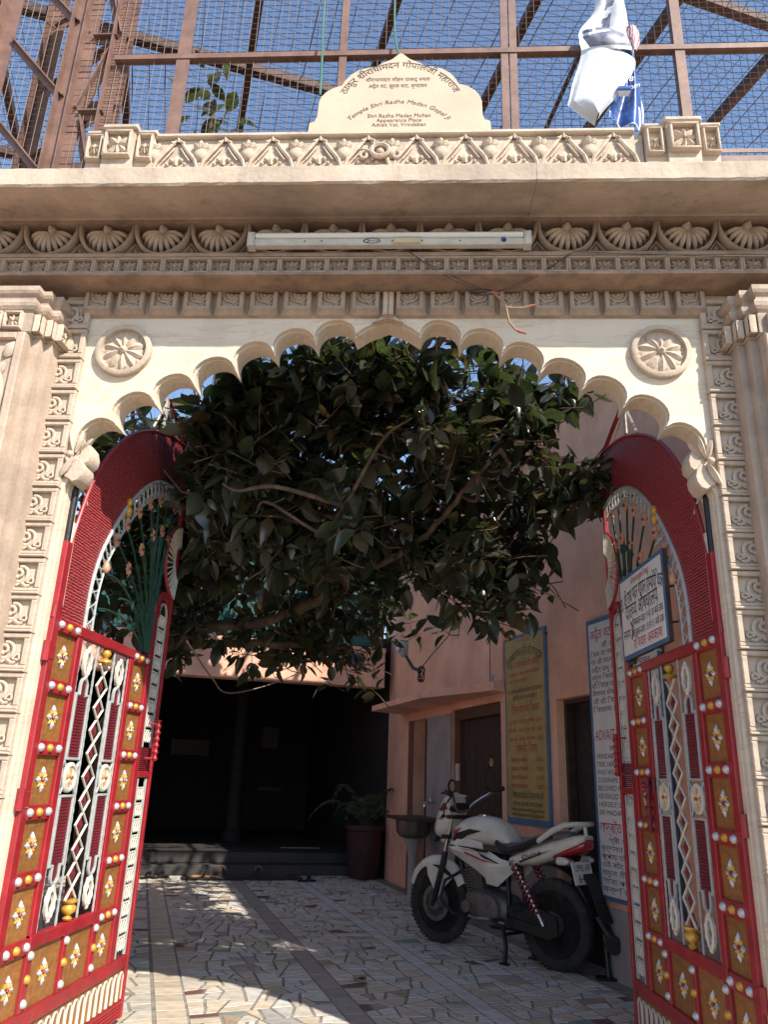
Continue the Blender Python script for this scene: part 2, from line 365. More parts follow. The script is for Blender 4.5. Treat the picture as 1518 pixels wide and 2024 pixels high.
VIR = '\u094d'
def layout(s, bold=0.0):
    out_v, out_f = [], []; x = 0.0; i = 0
    def put(v, f, dx, dy=0.0, sx=1.0, sy=1.0):
        k = len(out_v); out_v.extend([(p[0]*sx+dx, p[1]*sy+dy) for p in v]); out_f.extend([tuple(k+j for j in q) for q in f])
    cl = []                                                   # clusters
    while i < len(s):
        c = s[i]
        if 0x915 <= ord(c) <= 0x939:
            half = []
            while i+2 < len(s) and s[i+1] == VIR and 0x915 <= ord(s[i+2]) <= 0x939:
                half.append(s[i]); i += 2
            base = s[i]; i += 1; marks = []
            while i < len(s) and (0x93e <= ord(s[i]) <= 0x94c or s[i] in '\u0901\u0902\u0903\u093c'+VIR): marks.append(s[i]); i += 1
            cl.append((half, base, marks))
        else: cl.append(([], c, [])); i += 1
    for half, base, marks in cl:
        if 'ि' in marks:
            v, f, a = glyph('ि'); put(v, f, x); x += max(a, 0.2) if a > 0.05 else 0.24
        rakar = False
        if half and base == 'र': base = half.pop(); rakar = True
        reph = False
        if half and half[0] == 'र': half = half[1:]; reph = True
        low = None
        if half and half[-1] in 'दट': low = base; base = half.pop()
        for h in half:
            v, f, a = glyph(h); v2, f2 = clip_right(v, f, a-0.17); put(v2, f2, x); x += a-0.17
        v, f, a = glyph(base); put(v, f, x); xb = x; x += a
        if low:
            v, f, a2 = glyph(low); put(v, f, xb+a*0.25, -0.28, 0.6, 0.6)
        if rakar: put([(0.0, 0.16), (0.05, 0.20), (-0.26, -0.04), (-0.30, 0.0)], [(0, 1, 2, 3)], xb+a-0.12)
        if reph: put([(0, 0.62), (0.05, 0.62), (0.13, 0.86), (0.07, 0.86)], [(0, 1, 2, 3)], xb+a-0.25)
        for mk in marks:
            if mk == 'ि': continue
            v, f, a = glyph(mk)
            if mk in 'ाीोौः': put(v, f, x); x += a if a > 0.05 else 0.27
            else:
                mn = min((p[0] for p in v), default=0); put(v, f, x if mn < -0.05 else x-0.32)
    return out_v, out_f, x
def lettering(parent, text, x, z, size, m, y=-0.004, width=None, arc=None, name='lettering', slant=0.0, align='c', shear=0.0):
    v, f, w = layout(text)
    sx = size
    if width: sx = width/max(w, 1e-6)
    pts = []
    for (px, py) in v:
        px = (px + slant*py)*sx; py = py*size
        if arc:                                              # arc = radius; (x,z) is the centre of the circle
            a = PI/2 - (px-w*sx/2)/arc; r = arc+py; pts.append((x+r*math.cos(a), y, z+r*math.sin(a)))
        else:
            xx = px-(w*sx/2 if align == 'c' else (0 if align == 'l' else w*sx)); pts.append((x+xx, y, z+py+shear*xx))
    me = bpy.data.meshes.new(name); me.from_pydata(pts, [], f); me.materials.append(m)
    return obj(name, me, parent)
# ------------------------------------------------------------------ the ground
def sheet(name, x0, x1, y0, y1, z, m):
    b = MB(); b.add([(x0,y0,z),(x1,y0,z),(x1,y1,z),(x0,y1,z)], [(0,1,2,3)]); return b.mesh(name, m)
struct('ground', sheet('ground', -300, 300, -300, 300, -0.06, GROUNDM))

# ------------------------------------------------------------------ gateway: arch wall and carved stone
DZ = -0.09
gate = thing('gateway', 'carved cream sandstone gateway with scalloped arch over the courtyard entrance', 'gateway', (0, 0, DZ))
TIPS = [(0.152, 3.376), (0.346, 3.334), (0.542, 3.277), (0.722, 3.189), (0.911, 3.101), (1.091, 3.011), (1.266, 2.900), (1.386, 2.735)]
def arch_points(shrink=0.0):
    """right half of the arch from the apex to the springing, then the jamb"""
    pts = [(0.0, 3.462)]
    # ogee centre lobe
    for t in (0.12, 0.3, 0.5, 0.7, 0.88):
        pts.append((0.012+0.14*t, 3.462-0.050*(1-(1-t)**3)+0.014*math.sin(PI*t) - 0.036*t**3))
    pts.append(TIPS[0])
    for a, b in zip(TIPS[:-1], TIPS[1:]):
        A, B = Vector(a), Vector(b); d = B-A; L = d.length; n = Vector((-d.y, d.x)); n.normalize()
        if n.y < 0: n = -n
        for i in range(1, 11):
            th = PI*(1-i/11.0)
            # a full, slightly flattened half circle
            q = (A+B)/2 + d.normalized()*(L*0.5*math.cos(th)*1.0) + n*(L*0.50*math.sin(th)**0.8)
            pts.append((q.x, q.y))
        pts.append(b)
    if shrink:
        out = []
        for i, p in enumerate(pts):
            a = Vector(pts[max(i-1, 0)]); b = Vector(pts[min(i+1, len(pts)-1)]); t = (b-a); n = Vector((-t.y, t.x)); n.normalize()
            out.append((max(0, p[0]-n.x*shrink) if i else 0.0, p[1]-n.y*shrink))
        pts = out
    pts += [(1.41, 2.66), (1.447-shrink, 2.58), (1.447-shrink, -0.0)]
    return pts
def arch_poly(shrink, W, top):
    r = arch_points(shrink); l = [(-p[0], p[1]) for p in r[1:]]
    return r[::-1] + l + [(-W, 0.0), (-W, top), (W, top), (W, 0.0)]
part('arch_facing', MB().prism(arch_poly(0.0, 1.60, 3.60), 0.0, 0.022), MARBLE, gate)
part('arch_wall', MB().prism(arch_poly(0.008, 2.75, 3.60), 0.024, 0.135), MARBLE, gate)

# roundels
def roundel_parts(cx, cz):
    d = MB().lathe([(0.137, 0.0), (0.137, 0.026), (0.130, 0.031), (0.113, 0.031), (0.110, 0.006), (0.0001, 0.005)], 48, (cx, 0.0, cz), 'y')
    r = part('roundel', d, PALE, gate, 40)
    pm = MB().petal(0, 0, 0, 0.090, 0.026, -0.006, 0.026, r0=0.014, k=(0.30, 0.85, 1.0, 0.52)).mesh('petal', PALE, 50)
    p2 = MB().petal(0, 0, 0, 0.094, 0.020, -0.004, 0.014, r0=0.012, k=(0.2, 0.7, 1.0, 0.55)).mesh('petal', PALE, 50)
    for k in range(10):
        obj('petal', pm, r, (cx, 0, cz), (0, -2*PI*k/10-PI/2, 0))
        obj('petal', p2, r, (cx, 0, cz), (0, -2*PI*(k+0.5)/10-PI/2, 0))
    part('flower_eye', MB().dome((cx, -0.018, cz), 0.022, 0.022, n=14).dome((cx, -0.039, cz), 0.009, 0.009, n=10), PALE, r, 60)
roundel_parts(-1.268, 3.272); roundel_parts(1.270, 3.274)

# scroll blocks: vertical runs beside the jambs
def scroll_block_mesh():
    b = MB(); w, h = 0.142, 0.150; D = -0.030
    b.box(0, w, -0.007, 0, 0, h)
    b.cbox(0, w, D, -0.007, h-0.022, h, 0.004); b.cbox(0, w, D, -0.007, 0.0, 0.016, 0.004)
    b.cbox(w-0.026, w, D, -0.007, 0.016, h-0.022, 0.004); b.cbox(0, 0.010, D, -0.007, 0.016, h-0.022, 0.003)
    b.cbox(-0.001, w+0.003, -0.040, 0, -0.0125, -0.001, 0.004)
    b.curl(0.040, 0.078, 0.034, 0.034, rad(100), rad(-110), -0.014, 0.009, n=12)
    b.curl(0.034, 0.080, 0.020, 0.008, rad(120), rad(-120), -0.014, 0.009, 0.006, n=10)
    b.dome((0.026, -0.012, 0.066), 0.011, 0.014)
    b.curl(0.092, 0.046, 0.017, 0.005, rad(200), rad(-170), -0.014, 0.007, 0.005, n=12)
    b.dome((0.096, -0.012, 0.060), 0.007, 0.01)
    b.tube([(0.046, -0.013, 0.046), (0.058, -0.016, 0.034), (0.072, -0.014, 0.026), (0.088, -0.013, 0.030)], [0.008, 0.009, 0.008, 0.006], 6, flat=0.8)
    b.tube([(0.012, -0.013, 0.034), (0.030, -0.015, 0.030), (0.044, -0.013, 0.042)], [0.005, 0.008, 0.007], 6, flat=0.8)
    return b.mesh('scroll_block', PALE, 35)
SB = scroll_block_mesh(); PITCH = 0.1645
for k in range(21):
    z = 3.398 - PITCH*k
    z += random.uniform(-0.0015, 0.0015)
    obj('scroll_block', SB, gate, (-1.604+0.0, -0.001, z))
    obj('scroll_block', SB, gate, (1.604, -0.001, z), scale=(-1, 1, 1))
# dentil course above the arch
def dentil_mesh():
    b = MB(); w, h = 0.150, 0.112
    b.box(0, w, -0.008, 0, 0, h)
    # raised frame with splayed lower and right faces
    b.add([(0,-0.008,0),(w,-0.008,0),(w,-0.008,h),(0,-0.008,h),(0.004,-0.040,0.020),(w-0.020,-0.040,0.020),(w-0.020,-0.040,h),(0.004,-0.040,h)],
          [(0,1,5,4),(1,2,6,5),(3,0,4,7)])
    b.add([(0.004,-0.040,0.020),(w-0.020,-0.040,0.020),(w-0.020,-0.040,h),(0.004,-0.040,h),(0.022,-0.040,0.032),(w-0.036,-0.040,0.032),(w-0.036,-0.040,h),(0.022,-0.040,h),
           (0.022,-0.018,0.032),(w-0.036,-0.018,0.032),(w-0.036,-0.018,h),(0.022,-0.018,h)],
          [(0,1,5,4),(1,2,6,5),(3,0,4,7),(4,5,9,8),(5,6,10,9),(7,4,8,11),(8,9,10,11)])
    b.curl(0.068, 0.108, 0.044, 0.040, rad(185), rad(372), -0.022, 0.008, n=12)
    b.curl(0.068, 0.104, 0.025, 0.018, rad(180), rad(380), -0.022, 0.009, n=10)
    b.dome((0.068, -0.020, 0.098), 0.012, 0.014)
    b.curl(0.046, 0.052, 0.011, 0.004, rad(0), rad(380), -0.022, 0.006, n=10)
    b.tube([(0.050, -0.022, 0.038), (0.068, -0.024, 0.038), (0.080, -0.021, 0.046)], 0.005, 6, flat=0.8)
    return b.mesh('scroll_block', STONE, 35)
DB = dentil_mesh()
part('dentil_band', MB().box(-1.46, 1.46, -0.012, -0.0005, 3.462, 3.583), STONE, gate)
for k in range(9):
    obj('scroll_block', DB, gate, (0.030+0.1643*k+0.005, -0.0125, 3.466)); obj('scroll_block', DB, gate, (-0.036-0.1643*k-0.005, -0.0125, 3.466), scale=(-1, 1, 1))
part('keystone', MB().cbox(-0.026, -0.001, -0.052, -0.0125, 3.455, 3.582, 0.006).cbox(0.001, 0.026, -0.052, -0.0125, 3.455, 3.582, 0.006)
     .prism([(-0.03, 3.462), (-0.075, 3.425), (0, 3.452), (0.075, 3.425), (0.03, 3.462)], -0.02, -0.001), PALE, gate)

# corbels at the springing
def corbel(sgn):
    b = MB()
    low = [(-1.445, 2.715), (-1.470, 2.66), (-1.487, 2.615), (-1.476, 2.585), (-1.445, 2.574), (-1.41, 2.550), (-1.372, 2.562), (-1.346, 2.60), (-1.338, 2.640), (-1.352, 2.69), (-1.385, 2.722)]
    bul = [(-1.40, 2.72), (-1.375, 2.69), (-1.345, 2.676), (-1.318, 2.70), (-1.312, 2.745), (-1.330, 2.80), (-1.36, 2.83), (-1.385, 2.79)]
    m = lambda P: [((-1.405+(p[0]+1.405)*0.66)*-sgn, 2.70+(p[1]-2.70)*0.74) for p in P]
    b.prism(m(low), -0.018, 0.090, inset=0.14, depth=0.014); b.prism(m(bul), -0.010, 0.090, inset=0.14, depth=0.012)
    for (ang, L, W, x, z) in ((rad(108), 0.15, 0.020, -1.425, 2.735), (rad(80), 0.15, 0.017, -1.418, 2.738), (rad(52), 0.11, 0.012, -1.400, 2.745), (rad(-118), 0.145, 0.021, -1.415, 2.71)):
        b.petal(x*-sgn, z, ang if sgn < 0 else PI-ang, L*0.78, W*0.75, -0.026 if ang < 0 else -0.004, 0.026)
    b.dome((-1.432*-sgn, -0.03, 2.722), 0.018, 0.02)
    part('corbel', b, PALE, gate, 45)
corbel(-1); corbel(1)

# entablature: carved bands
XE = 3.3
part('entablature', MB().box(-XE, XE, -0.145, 0.30, 3.584, 3.695).box(-XE, XE, -0.105, 0.299, 3.695, 3.90).box(-XE, XE, -0.179, -0.1445, 3.583, 3.5965).box(-XE, XE, -0.178, -0.1045, 3.686, 3.706).box(-XE, XE, -0.186, -0.1045, 3.878, 3.901), GRIMESHADE, gate)
def flower_tile_mesh(w, h, m, bar=0.011, name='flower_tile', D=-0.029):
    b = MB()
    b.cbox(0, w, D, 0, 0, bar, 0.003); b.cbox(0, w, D, 0, h-bar, h, 0.003); b.cbox(0, bar, D, 0, bar, h-bar, 0.003); b.cbox(w-bar, w, D, 0, bar, h-bar, 0.003)
    c = (w/2, h/2); L = min(w, h)*0.5-bar*0.6
    for k in range(4):
        b.petal(c[0], c[1], PI/4+k*PI/2, L*1.15, L*0.26, -0.002, -D*0.62); b.petal(c[0], c[1], k*PI/2, L*0.98, L*0.2, -0.002, -D*0.75)
    b.dome((c[0], D*0.55, c[1]), 0.008, 0.010, n=8)
    return b.mesh(name, m, 50)
FT = flower_tile_mesh(0.112, 0.088, STONE, 0.010, D=-0.032)
for k in range(-21, 21): obj('flower_tile', FT, gate, (0.049+0.1124*k, -0.1452, 3.5970))
def lotus_mesh():
    b = MB(); top = 0.172; p = 0.2775
    for a, L, W in ((198, .104, .020), (216, .100, .022), (234, .104, .022), (252, .110, .024), (270, .113, .026), (288, .110, .024), (306, .104, .022), (324, .100, .022), (342, .104, .020)):
        ca, sa = math.cos(rad(a)), math.sin(rad(a)); b.tube([(ca*q, -0.034-yy_, top-0.024+sa*q) for q, yy_ in ((0.018, 0.014), (0.04, 0.024), (0.066, 0.028), (0.09, 0.020), (L, 0.006), (L+0.008, -0.008))], [0.006, 0.009, 0.0118, 0.0122, 0.0085, 0.002], 8)
    for a in (207, 225, 243, 261, 279, 297, 315, 333): b.petal(0, top-0.022, rad(a), 0.124, 0.011, -0.001, 0.022, r0=0.02)
    b.dome((0, -0.030, top-0.020), 0.027, 0.046, n=12); b.dome((0, -0.073, top-0.020), 0.010, 0.012)
    arc = []
    for i in range(15):
        t = PI+PI*i/14; arc.append((0.134*math.cos(t), -0.042, top+0.0+0.170*math.sin(t)*0.985))
    b.tube(arc, 0.0105, 6, flat=3.2)
    for s in (-1, 1): b.petal(s*0.118, top-0.012, rad(-90-s*62), 0.05, 0.018, -0.001, 0.03)
    for a, L in ((90, .072), (60, .05), (120, .05)): b.petal(p/2, 0.012, rad(a), L, 0.014, -0.001, 0.036)
    b.tube([(p/2-0.055, -0.02, 0.012), (p/2, -0.02, 0.090), (p/2+0.055, -0.02, 0.012)], 0.007, 5, flat=2)
    return b.mesh('lotus_motif', STONE, 50)
LO = lotus_mesh()
for k in range(-8, 9): obj('lotus_motif', LO, gate, (0.008+0.2775*k, -0.1052, 3.705))

# eave (chajja) in three long slabs
prof = [(-0.160, 3.890), (-0.200, 3.896), (-0.446, 3.856), (-0.462, 3.848), (-0.470, 3.858), (-0.470, 3.944), (-0.462, 3.952), (-0.20, 3.985), (0.28, 3.985), (0.28, 3.901), (-0.160, 3.901)]
def eave(x0, x1, seed):
    random.seed(seed); n = max(2, int((x1-x0)/0.045)); rings = []; chip = 0
    for i in range(n+1):
        x = x0+(x1-x0)*i/n; j = [random.uniform(-0.0025, 0.0025) for _ in prof]
        chip = random.uniform(0.004, 0.013) if random.random() < 0.10 else chip*0.4
        rings.append([(x, p[0]+(chip if q in (2, 3) else 0), p[1]+(j[q] if q in (3, 4, 5, 6) else 0)+(chip*0.7 if q == 3 else 0)) for q, p in enumerate(prof)])
    part('eave_slab', MB().loft(rings), EAVE, gate)
eave(-3.4, 0.6565, 3); eave(0.658, 3.4, 5)

# parapet with lily carving, posts and name plaque (plane y = -0.25)
PY = -0.25
part('parapet_wall', MB().box(-1.16, 1.20, PY, -0.12, 3.98, 4.315), PALE, gate)
part('coping', MB().cbox(-1.165, 1.16, PY-0.026, -0.10, 4.317, 4.342, 0.006), PALE, gate)
def lily_mesh():
    b = MB(); p = 0.2345
    for s in (-1, 1):
        b.tube([(s*0.006+p/2, -0.010, 0.142), (p/2+s*0.018, -0.012, 0.128), (p/2+s*0.034, -0.014, 0.100), (p/2+s*0.062, -0.014, 0.058), (p/2+s*0.094, -0.012, 0.016), (p/2+s*0.108, -0.010, -0.03)], [0.006, 0.008, 0.010, 0.011, 0.011, 0.010], 6, flat=0.9)
        b.tube([(p/2+s*0.016, -0.010, 0.092), (p/2+s*0.040, -0.012, 0.050), (p/2+s*0.066, -0.010, 0.014)], 0.005, 5)
        b.dome((p/2+s*0.026, -0.008, 0.120), 0.012, 0.018); b.dome((p/2+s*0.024, -0.006, 0.020), 0.012, 0.014); b.dome((p/2+s*0.044, -0.006, -0.005), 0.010, 0.012)
        b.petal(s*0.004, 0.030, rad(90-s*52), 0.050, 0.017, -0.004, 0.018)
    b.petal(p/2, 0.128, rad(90), 0.042, 0.017, -0.003, 0.020, k=(0.8, 1.0, 0.75, 0.35))
    b.petal(p/2, -0.01, rad(90), 0.060, 0.020, -0.002, 0.014)
    b.lathe([(0.012, 0.014), (0.028, 0.028), (0.036, 0.052), (0.028, 0.078), (0.040, 0.100)], 12, (0, -0.006, 0), 'z', squash=0.75)
    for a, L in ((90, .062), (52, .055), (128, .055)): b.petal(0, 0.072, rad(a), L, 0.015, -0.014, 0.024)
    b.tube([(0, -0.008, -0.03), (0, -0.010, 0.0)], 0.008, 6)
    return b.mesh('lily_motif', PALE, 50)
LI = lily_mesh()
for k in range(-5, 7):
    x = -0.112+0.2345*k-0.0
    if -1.16 < x < 1.16: obj('lily_motif', LI, gate, (x-0.117+0.0, PY-0.0005, 4.165))
cx = -0.05
ob = MB(); ob.tube([(cx+0.042*math.cos(2*PI*i/18), PY-0.030, 4.212+0.036*math.sin(2*PI*i/18)) for i in range(18)], 0.012, 6, closed=True)
ob.dome((cx, PY-0.02, 4.208), 0.022, 0.020)
for s in (-1, 1):
    ob.curl(cx+s*0.075, 4.190, 0.024, 0.008, rad(90), rad(90-s*330), PY-0.024, 0.008, n=14); ob.petal(cx+s*0.045, 4.215, rad(90-s*70), 0.065, 0.016, PY-0.008, 0.02)
    ob.curl(cx+s*0.020, 4.262, 0.012, 0.006, rad(200 if s < 0 else -20), rad(200-s*-260 if s < 0 else -20+260), PY-0.024, 0.006, n=10)
part('crest_ornament', ob, STONE, gate, 50)
PT = flower_tile_mesh(0.135, 0.155, PALE, 0.013); PT2 = flower_tile_mesh(0.075, 0.150, PALE, 0.010)
def parapet_post(x0, x1):
    c = (x0+x1)/2; b = MB()
    b.box(x0, x1, PY-0.02, -0.05, 3.98, 4.325).box(c-0.075, c+0.075, PY-0.045, PY-0.02, 3.98, 4.335)
    b.cbox(x0-0.012, x1+0.012, PY-0.040, -0.04, 4.327, 4.352, 0.007).cbox(c-0.088, c+0.088, PY-0.066, -0.05, 4.337, 4.366, 0.007)
    b.lathe([(0.070, 4.366), (0.064, 4.380), (0.0001, 4.392)], 14, (c, -0.16, 0), 'z')
    p = part('parapet_post', b, PALE, gate)
    obj('flower_tile', PT, p, (c-0.0675, PY-0.0455, 4.166))
    obj('flower_tile', PT2, p, (x0+0.002, PY-0.0205, 4.168)); obj('flower_tile', PT2, p, (x1-0.077, PY-0.0205, 4.168))
parapet_post(-1.495, -1.165); parapet_post(1.205, 1.545)
eb = MB(); eb.box(-2.9, -1.72, -0.20, -0.08, 3.98, 4.16)
for q in range(4):
    xx = -1.80-0.17*q; eb.curl(xx, 4.13+0.02*(q % 2), 0.045, 0.012, rad(-30), rad(300), -0.205, 0.012, n=14); eb.petal(xx-0.07, 4.12, rad(70), 0.07, 0.022, -0.2, 0.02)
part('scroll_crest', eb, STONE, gate, 50)

# name plaque
half = [(0.465, 0), (0.458, 0.07), (0.433, 0.078), (0.420, 0.116), (0.416, 0.21), (0.405, 0.245), (0.385, 0.272), (0.35, 0.300), (0.302, 0.318), (0.288, 0.350), (0.26, 0.390), (0.22, 0.420), (0.17, 0.436), (0.13, 0.442), (0.098, 0.466), (0.045, 0.494), (0.015, 0.525), (0, 0.534)]
poly = half + [(-p[0], p[1]) for p in half[-2::-1]]
PLZ = 4.425; PLX = 0.030; PLY = -0.185
pl_ = part('name_plaque', MB().prism([(p[0]+PLX, (p[1]+PLZ-0.012) if p[1] > 0 else 4.33) for p in poly], PLY, PLY+0.06, inset=0.012, depth=0.008), mat('plaque stone', (0.55, 0.42, 0.31), 0.8, var=0.06, scale=4, bump=0.1, stain=0.2, stain_col=(0.42,0.34,0.27)), gate)
ty = PLY-0.0015
lettering(pl_, 'ठाकुर श्रीराधामदन गोपालजी महाराज', PLX+0.0, PLZ+0.115, 0.056, BROWNINK, ty, width=0.69, arc=0.305)
lettering(pl_, 'श्रीराधामदन मोहन प्राकट्य स्थल', PLX-0.012, PLZ+0.328, 0.033, BROWNINK, ty, width=0.33)
lettering(pl_, 'अद्वैत वट, सूरज घाट, वृन्दावन', PLX-0.012, PLZ+0.285, 0.033, BROWNINK, ty, width=0.30)
lettering(pl_, 'Temple Shri Radha Madan Gopal Ji', PLX-0.002, PLZ-0.150, 0.036, BROWNINK, ty, width=0.56, arc=0.33, slant=0.2)
lettering(pl_, 'Shri Radha Madan Mohan', PLX+0.0, PLZ+0.088, 0.036, BROWNINK, ty, width=0.322)
lettering(pl_, 'Appearance Place', PLX+0.0, PLZ+0.060, 0.033, BROWNINK, ty, width=0.228)
lettering(pl_, 'Advait Vat, Vrindaban', PLX+0.0, PLZ+0.031, 0.034, BROWNINK, ty, width=0.274)

# pilasters
def plan(o, s):
    P = [(-1.577+o, 0.14), (-1.577+o, -0.10-o), (-1.612+o, -0.10-o), (-1.612+o, -0.145-o), (-1.650+o, -0.145-o), (-1.650+o, -0.19-o), (-2.75, -0.19-o), (-2.75, 0.14)]
    return [(p[0]*-s, p[1]) for p in P]
def pilaster(s):
    rings = [[(x, y, z) for x, y in plan(o, s)] for z, o in ((0.0, 0.02), (0.30, 0.02), (0.32, 0.0), (3.255, 0.0))]
    p = part('pilaster', MB().loft(rings), PILAST, gate)
    cr = [[(x, y, z) for x, y in plan(o, s)] for z, o in ((3.256, 0.004), (3.262, 0.010), (3.357, 0.010), (3.362, 0.000), (3.374, 0.000), (3.380, 0.012), (3.394, 0.020), (3.412, 0.022), (3.428, 0.014), (3.436, 0.004), (3.450, 0.004), (3.462, 0.018), (3.476, 0.024), (3.50, 0.022))]
    part('capital', MB().loft(cr), STONE, p)
    T = flower_tile_mesh(0.085, 0.088, PALE, 0.010); T2 = flower_tile_mesh(0.034, 0.088, PALE, 0.006); T3 = flower_tile_mesh(0.046, 0.088, PALE, 0.006); T4 = flower_tile_mesh(0.10, 0.088, PALE, 0.008)
    for k in range(8): obj('flower_tile', T, p, (s*(1.720+0.094*k)-0.0425, -0.201, 3.266))
    obj('flower_tile', T2, p, (s*1.6165-0.017, -0.1555, 3.266)); obj('flower_tile', T2, p, (s*1.580-0.017, -0.1105, 3.266))
    # reveals that face the arch
    rz = PI/2 if s < 0 else -PI/2
    obj('flower_tile', T4, p, (s*1.560, -0.114 if s < 0 else -0.004, 3.266), (0, 0, rz)); obj('flower_tile', T3, p, (s*1.595, -0.150 if s < 0 else -0.104, 3.266), (0, 0, rz)); obj('flower_tile', T3, p, (s*1.633, -0.195 if s < 0 else -0.149, 3.266), (0, 0, rz))
    # raised frame round the carved panel
    fr = MB()
    X = lambda a, b: (min(s*a, s*b), max(s*a, s*b))
    a, b_ = X(1.652, 1.690); fr.cbox(a, b_, -0.216, -0.1905, 0.33, 3.252, 0.006)
    a, b_ = X(1.690, 2.7); fr.cbox(a, b_, -0.216, -0.1905, 3.215, 3.252, 0.006)
    part('panel_frame', fr, PILAST, p)
    v = MB(); y = -0.1905
    for k in range(9):
        zc = 2.93-0.36*k; q = 1 if k % 2 == 0 else -1
        cx = s*(1.865+0.02*q)
        v.tube([(cx+s*-0.16*math.cos(t), y-0.012, zc+0.20*math.sin(t)) for t in [(-PI/2+PI*i/12) for i in range(13)]], [0.012+0.010*math.sin(PI*i/12) for i in range(13)], 7, flat=0.9)
        v.curl(cx, zc, 0.095, 0.022, rad(90), rad(90+s*q*420), y-0.014, 0.020, 0.012, n=26, flat=0.9)
        v.dome((cx, y-0.005, zc), 0.030, 0.03, n=12)
        for a_ in (20, 75, 140, 215, 290):
            v.petal(cx, zc, rad(a_), 0.075, 0.026, y, 0.022, r0=0.085)
        v.petal(s*1.735, zc+0.20, rad(90+s*28), 0.095, 0.034, y, 0.028); v.petal(s*1.725, zc+0.17, rad(90-s*140), 0.08, 0.028, y, 0.024)
    part('vine_carving', v, PALE, p, 50)
pilaster(-1); pilaster(1)

# ------------------------------------------------------------------ tube light on the frieze
tl = thing('tube_light', 'long unlit fluorescent tube light fixed across the lotus frieze', 'tube light', (0, 0, DZ))
TY = -0.193; tz = 3.708
tb = MB(); tb.cbox(-0.655, 0.655, TY-0.036, TY, tz+0.004, tz+0.040, 0.006)
part('housing', tb, FITTING, tl)
part('tube', MB().lathe([(0.0125, -0.625), (0.014, -0.62), (0.014, 0.62), (0.0125, 0.625)], 16, (0, TY-0.034, tz+0.053), 'x'), TUBEGLASS, tl, 50)
for s in (-1, 1):
    part('end_cap', MB().cbox(min(s*0.628, s*0.662), max(s*0.628, s*0.662), TY-0.054, TY+0.004, tz-0.004, tz+0.070, 0.010), FITTING, tl)
part('starter_cover', MB().cbox(0.028, 0.150, TY-0.046, TY-0.0355, tz+0.006, tz+0.034, 0.004), mat('yellowed plastic', (0.60, 0.52, 0.34), 0.5), tl)
for x in (-0.39, -0.31, 0.02, 0.158, 0.335): part('screw', MB().dome((x, TY-0.036, tz+0.022), 0.004, 0.003, n=8), INK, tl)
lg = MB(); lg.tube([(-0.075+0.040*math.cos(2*PI*i/20), TY-0.0372, tz+0.022+0.013*math.sin(2*PI*i/20)) for i in range(20)], 0.0014, 4, closed=True)
lg.tube([(-0.100+0.010*math.cos(2*PI*i/12), TY-0.0372, tz+0.022+0.010*math.sin(2*PI*i/12)) for i in range(12)], 0.002, 4, closed=True)
lgo = part('maker_logo', lg, BLUEINK, tl)
lettering(lgo, 'Planet Gold', -0.062, tz+0.018, 0.012, BLUEINK, TY-0.0375, width=0.050)
part('maker_logo', MB().lathe([(0.013, 0.0), (0.013, 0.001), (0.0001, 0.001)], 16, (0.535, TY-0.0363, tz+0.024), 'y').tube([(0.535, TY-0.038, tz+0.018), (0.541, TY-0.038, tz+0.018), (0.541, TY-0.038, tz+0.026), (0.536, TY-0.038, tz+0.026)], 0.0016, 4), [BLUEINK], tl)
part('joint_line', MB().box(-0.238, -0.235, TY-0.0372, TY-0.0355, tz+0.006, tz+0.038), GREY, tl)

# ------------------------------------------------------------------ loose wires under the frieze
hw = thing('loose_wiring', 'tangle of loose twisted wires hanging under the frieze, red tipped ends', 'wires', (0, 0, DZ))
def sag(a, b, d, n=10): return [(a[0]+(b[0]-a[0])*t, a[1]+(b[1]-a[1])*t, a[2]+(b[2]-a[2])*t-4*d*t*(1-t)) for t in [i/n for i in range(n+1)]]
kn = (0.495, -0.13, 3.515)
part('wire', MB().tube(sag((0.08, -0.20, 3.702), kn, 0.02), 0.0016, 5), DARKWIRE, hw)
part('wire', MB().tube(sag((0.09, -0.20, 3.702), (0.50, -0.13, 3.52), 0.045), 0.0014, 5), DARKWIRE, hw)
part('wire', MB().tube(sag(kn, (0.86, -0.187, 3.697), 0.02)+sag((0.86, -0.187, 3.697), (1.95, -0.186, 3.66), 0.006, 8), 0.0015, 5), DARKWIRE, hw)
part('wire', MB().tube(sag(kn, (0.84, -0.187, 3.690), 0.035), 0.0015, 5), DARKWIRE, hw)
part('wire_loop', MB().tube([(kn[0]-0.055+0.06*math.cos(t), kn[1], kn[2]+0.003+0.016*math.sin(t)) for t in [2*PI*i/16 for i in range(16)]], 0.0035, 5, closed=True), DARKWIRE, hw)
part('wire', MB().tube([(kn[0], kn[1], kn[2]), (0.53, -0.12, 3.48), (0.565, -0.12, 3.50), (0.585, -0.12, 3.475), (0.57, -0.12, 3.44), (0.545, -0.12, 3.45), (0.54, -0.12, 3.48)], 0.0045, 6), COPPER, hw, 60)
part('wire', MB().tube([(0.52, -0.12, 3.50), (0.55, -0.12, 3.46), (0.555, -0.12, 3.41), (0.565, -0.12, 3.36), (0.59, -0.12, 3.325), (0.615, -0.12, 3.310)], 0.005, 6), COPPER, hw, 60)
part('wire', MB().tube([(0.55, -0.12, 3.44), (0.59, -0.125, 3.435), (0.63, -0.13, 3.432), (0.665, -0.13, 3.445)], 0.005, 6), COPPER, hw, 60)
part('taped_end', MB().tube([(0.60, -0.12, 3.317), (0.64, -0.12, 3.303)], [0.007, 0.004], 6), REDWIRE, hw)
part('taped_end', MB().tube([(0.65, -0.13, 3.440), (0.685, -0.13, 3.45)], [0.006, 0.004], 6), REDWIRE, hw)
part('taped_end', MB().tube([(kn[0]-0.012, kn[1], kn[2]+0.004), (kn[0]+0.022, kn[1], kn[2]-0.008)], [0.008, 0.008], 6), REDWIRE, hw)
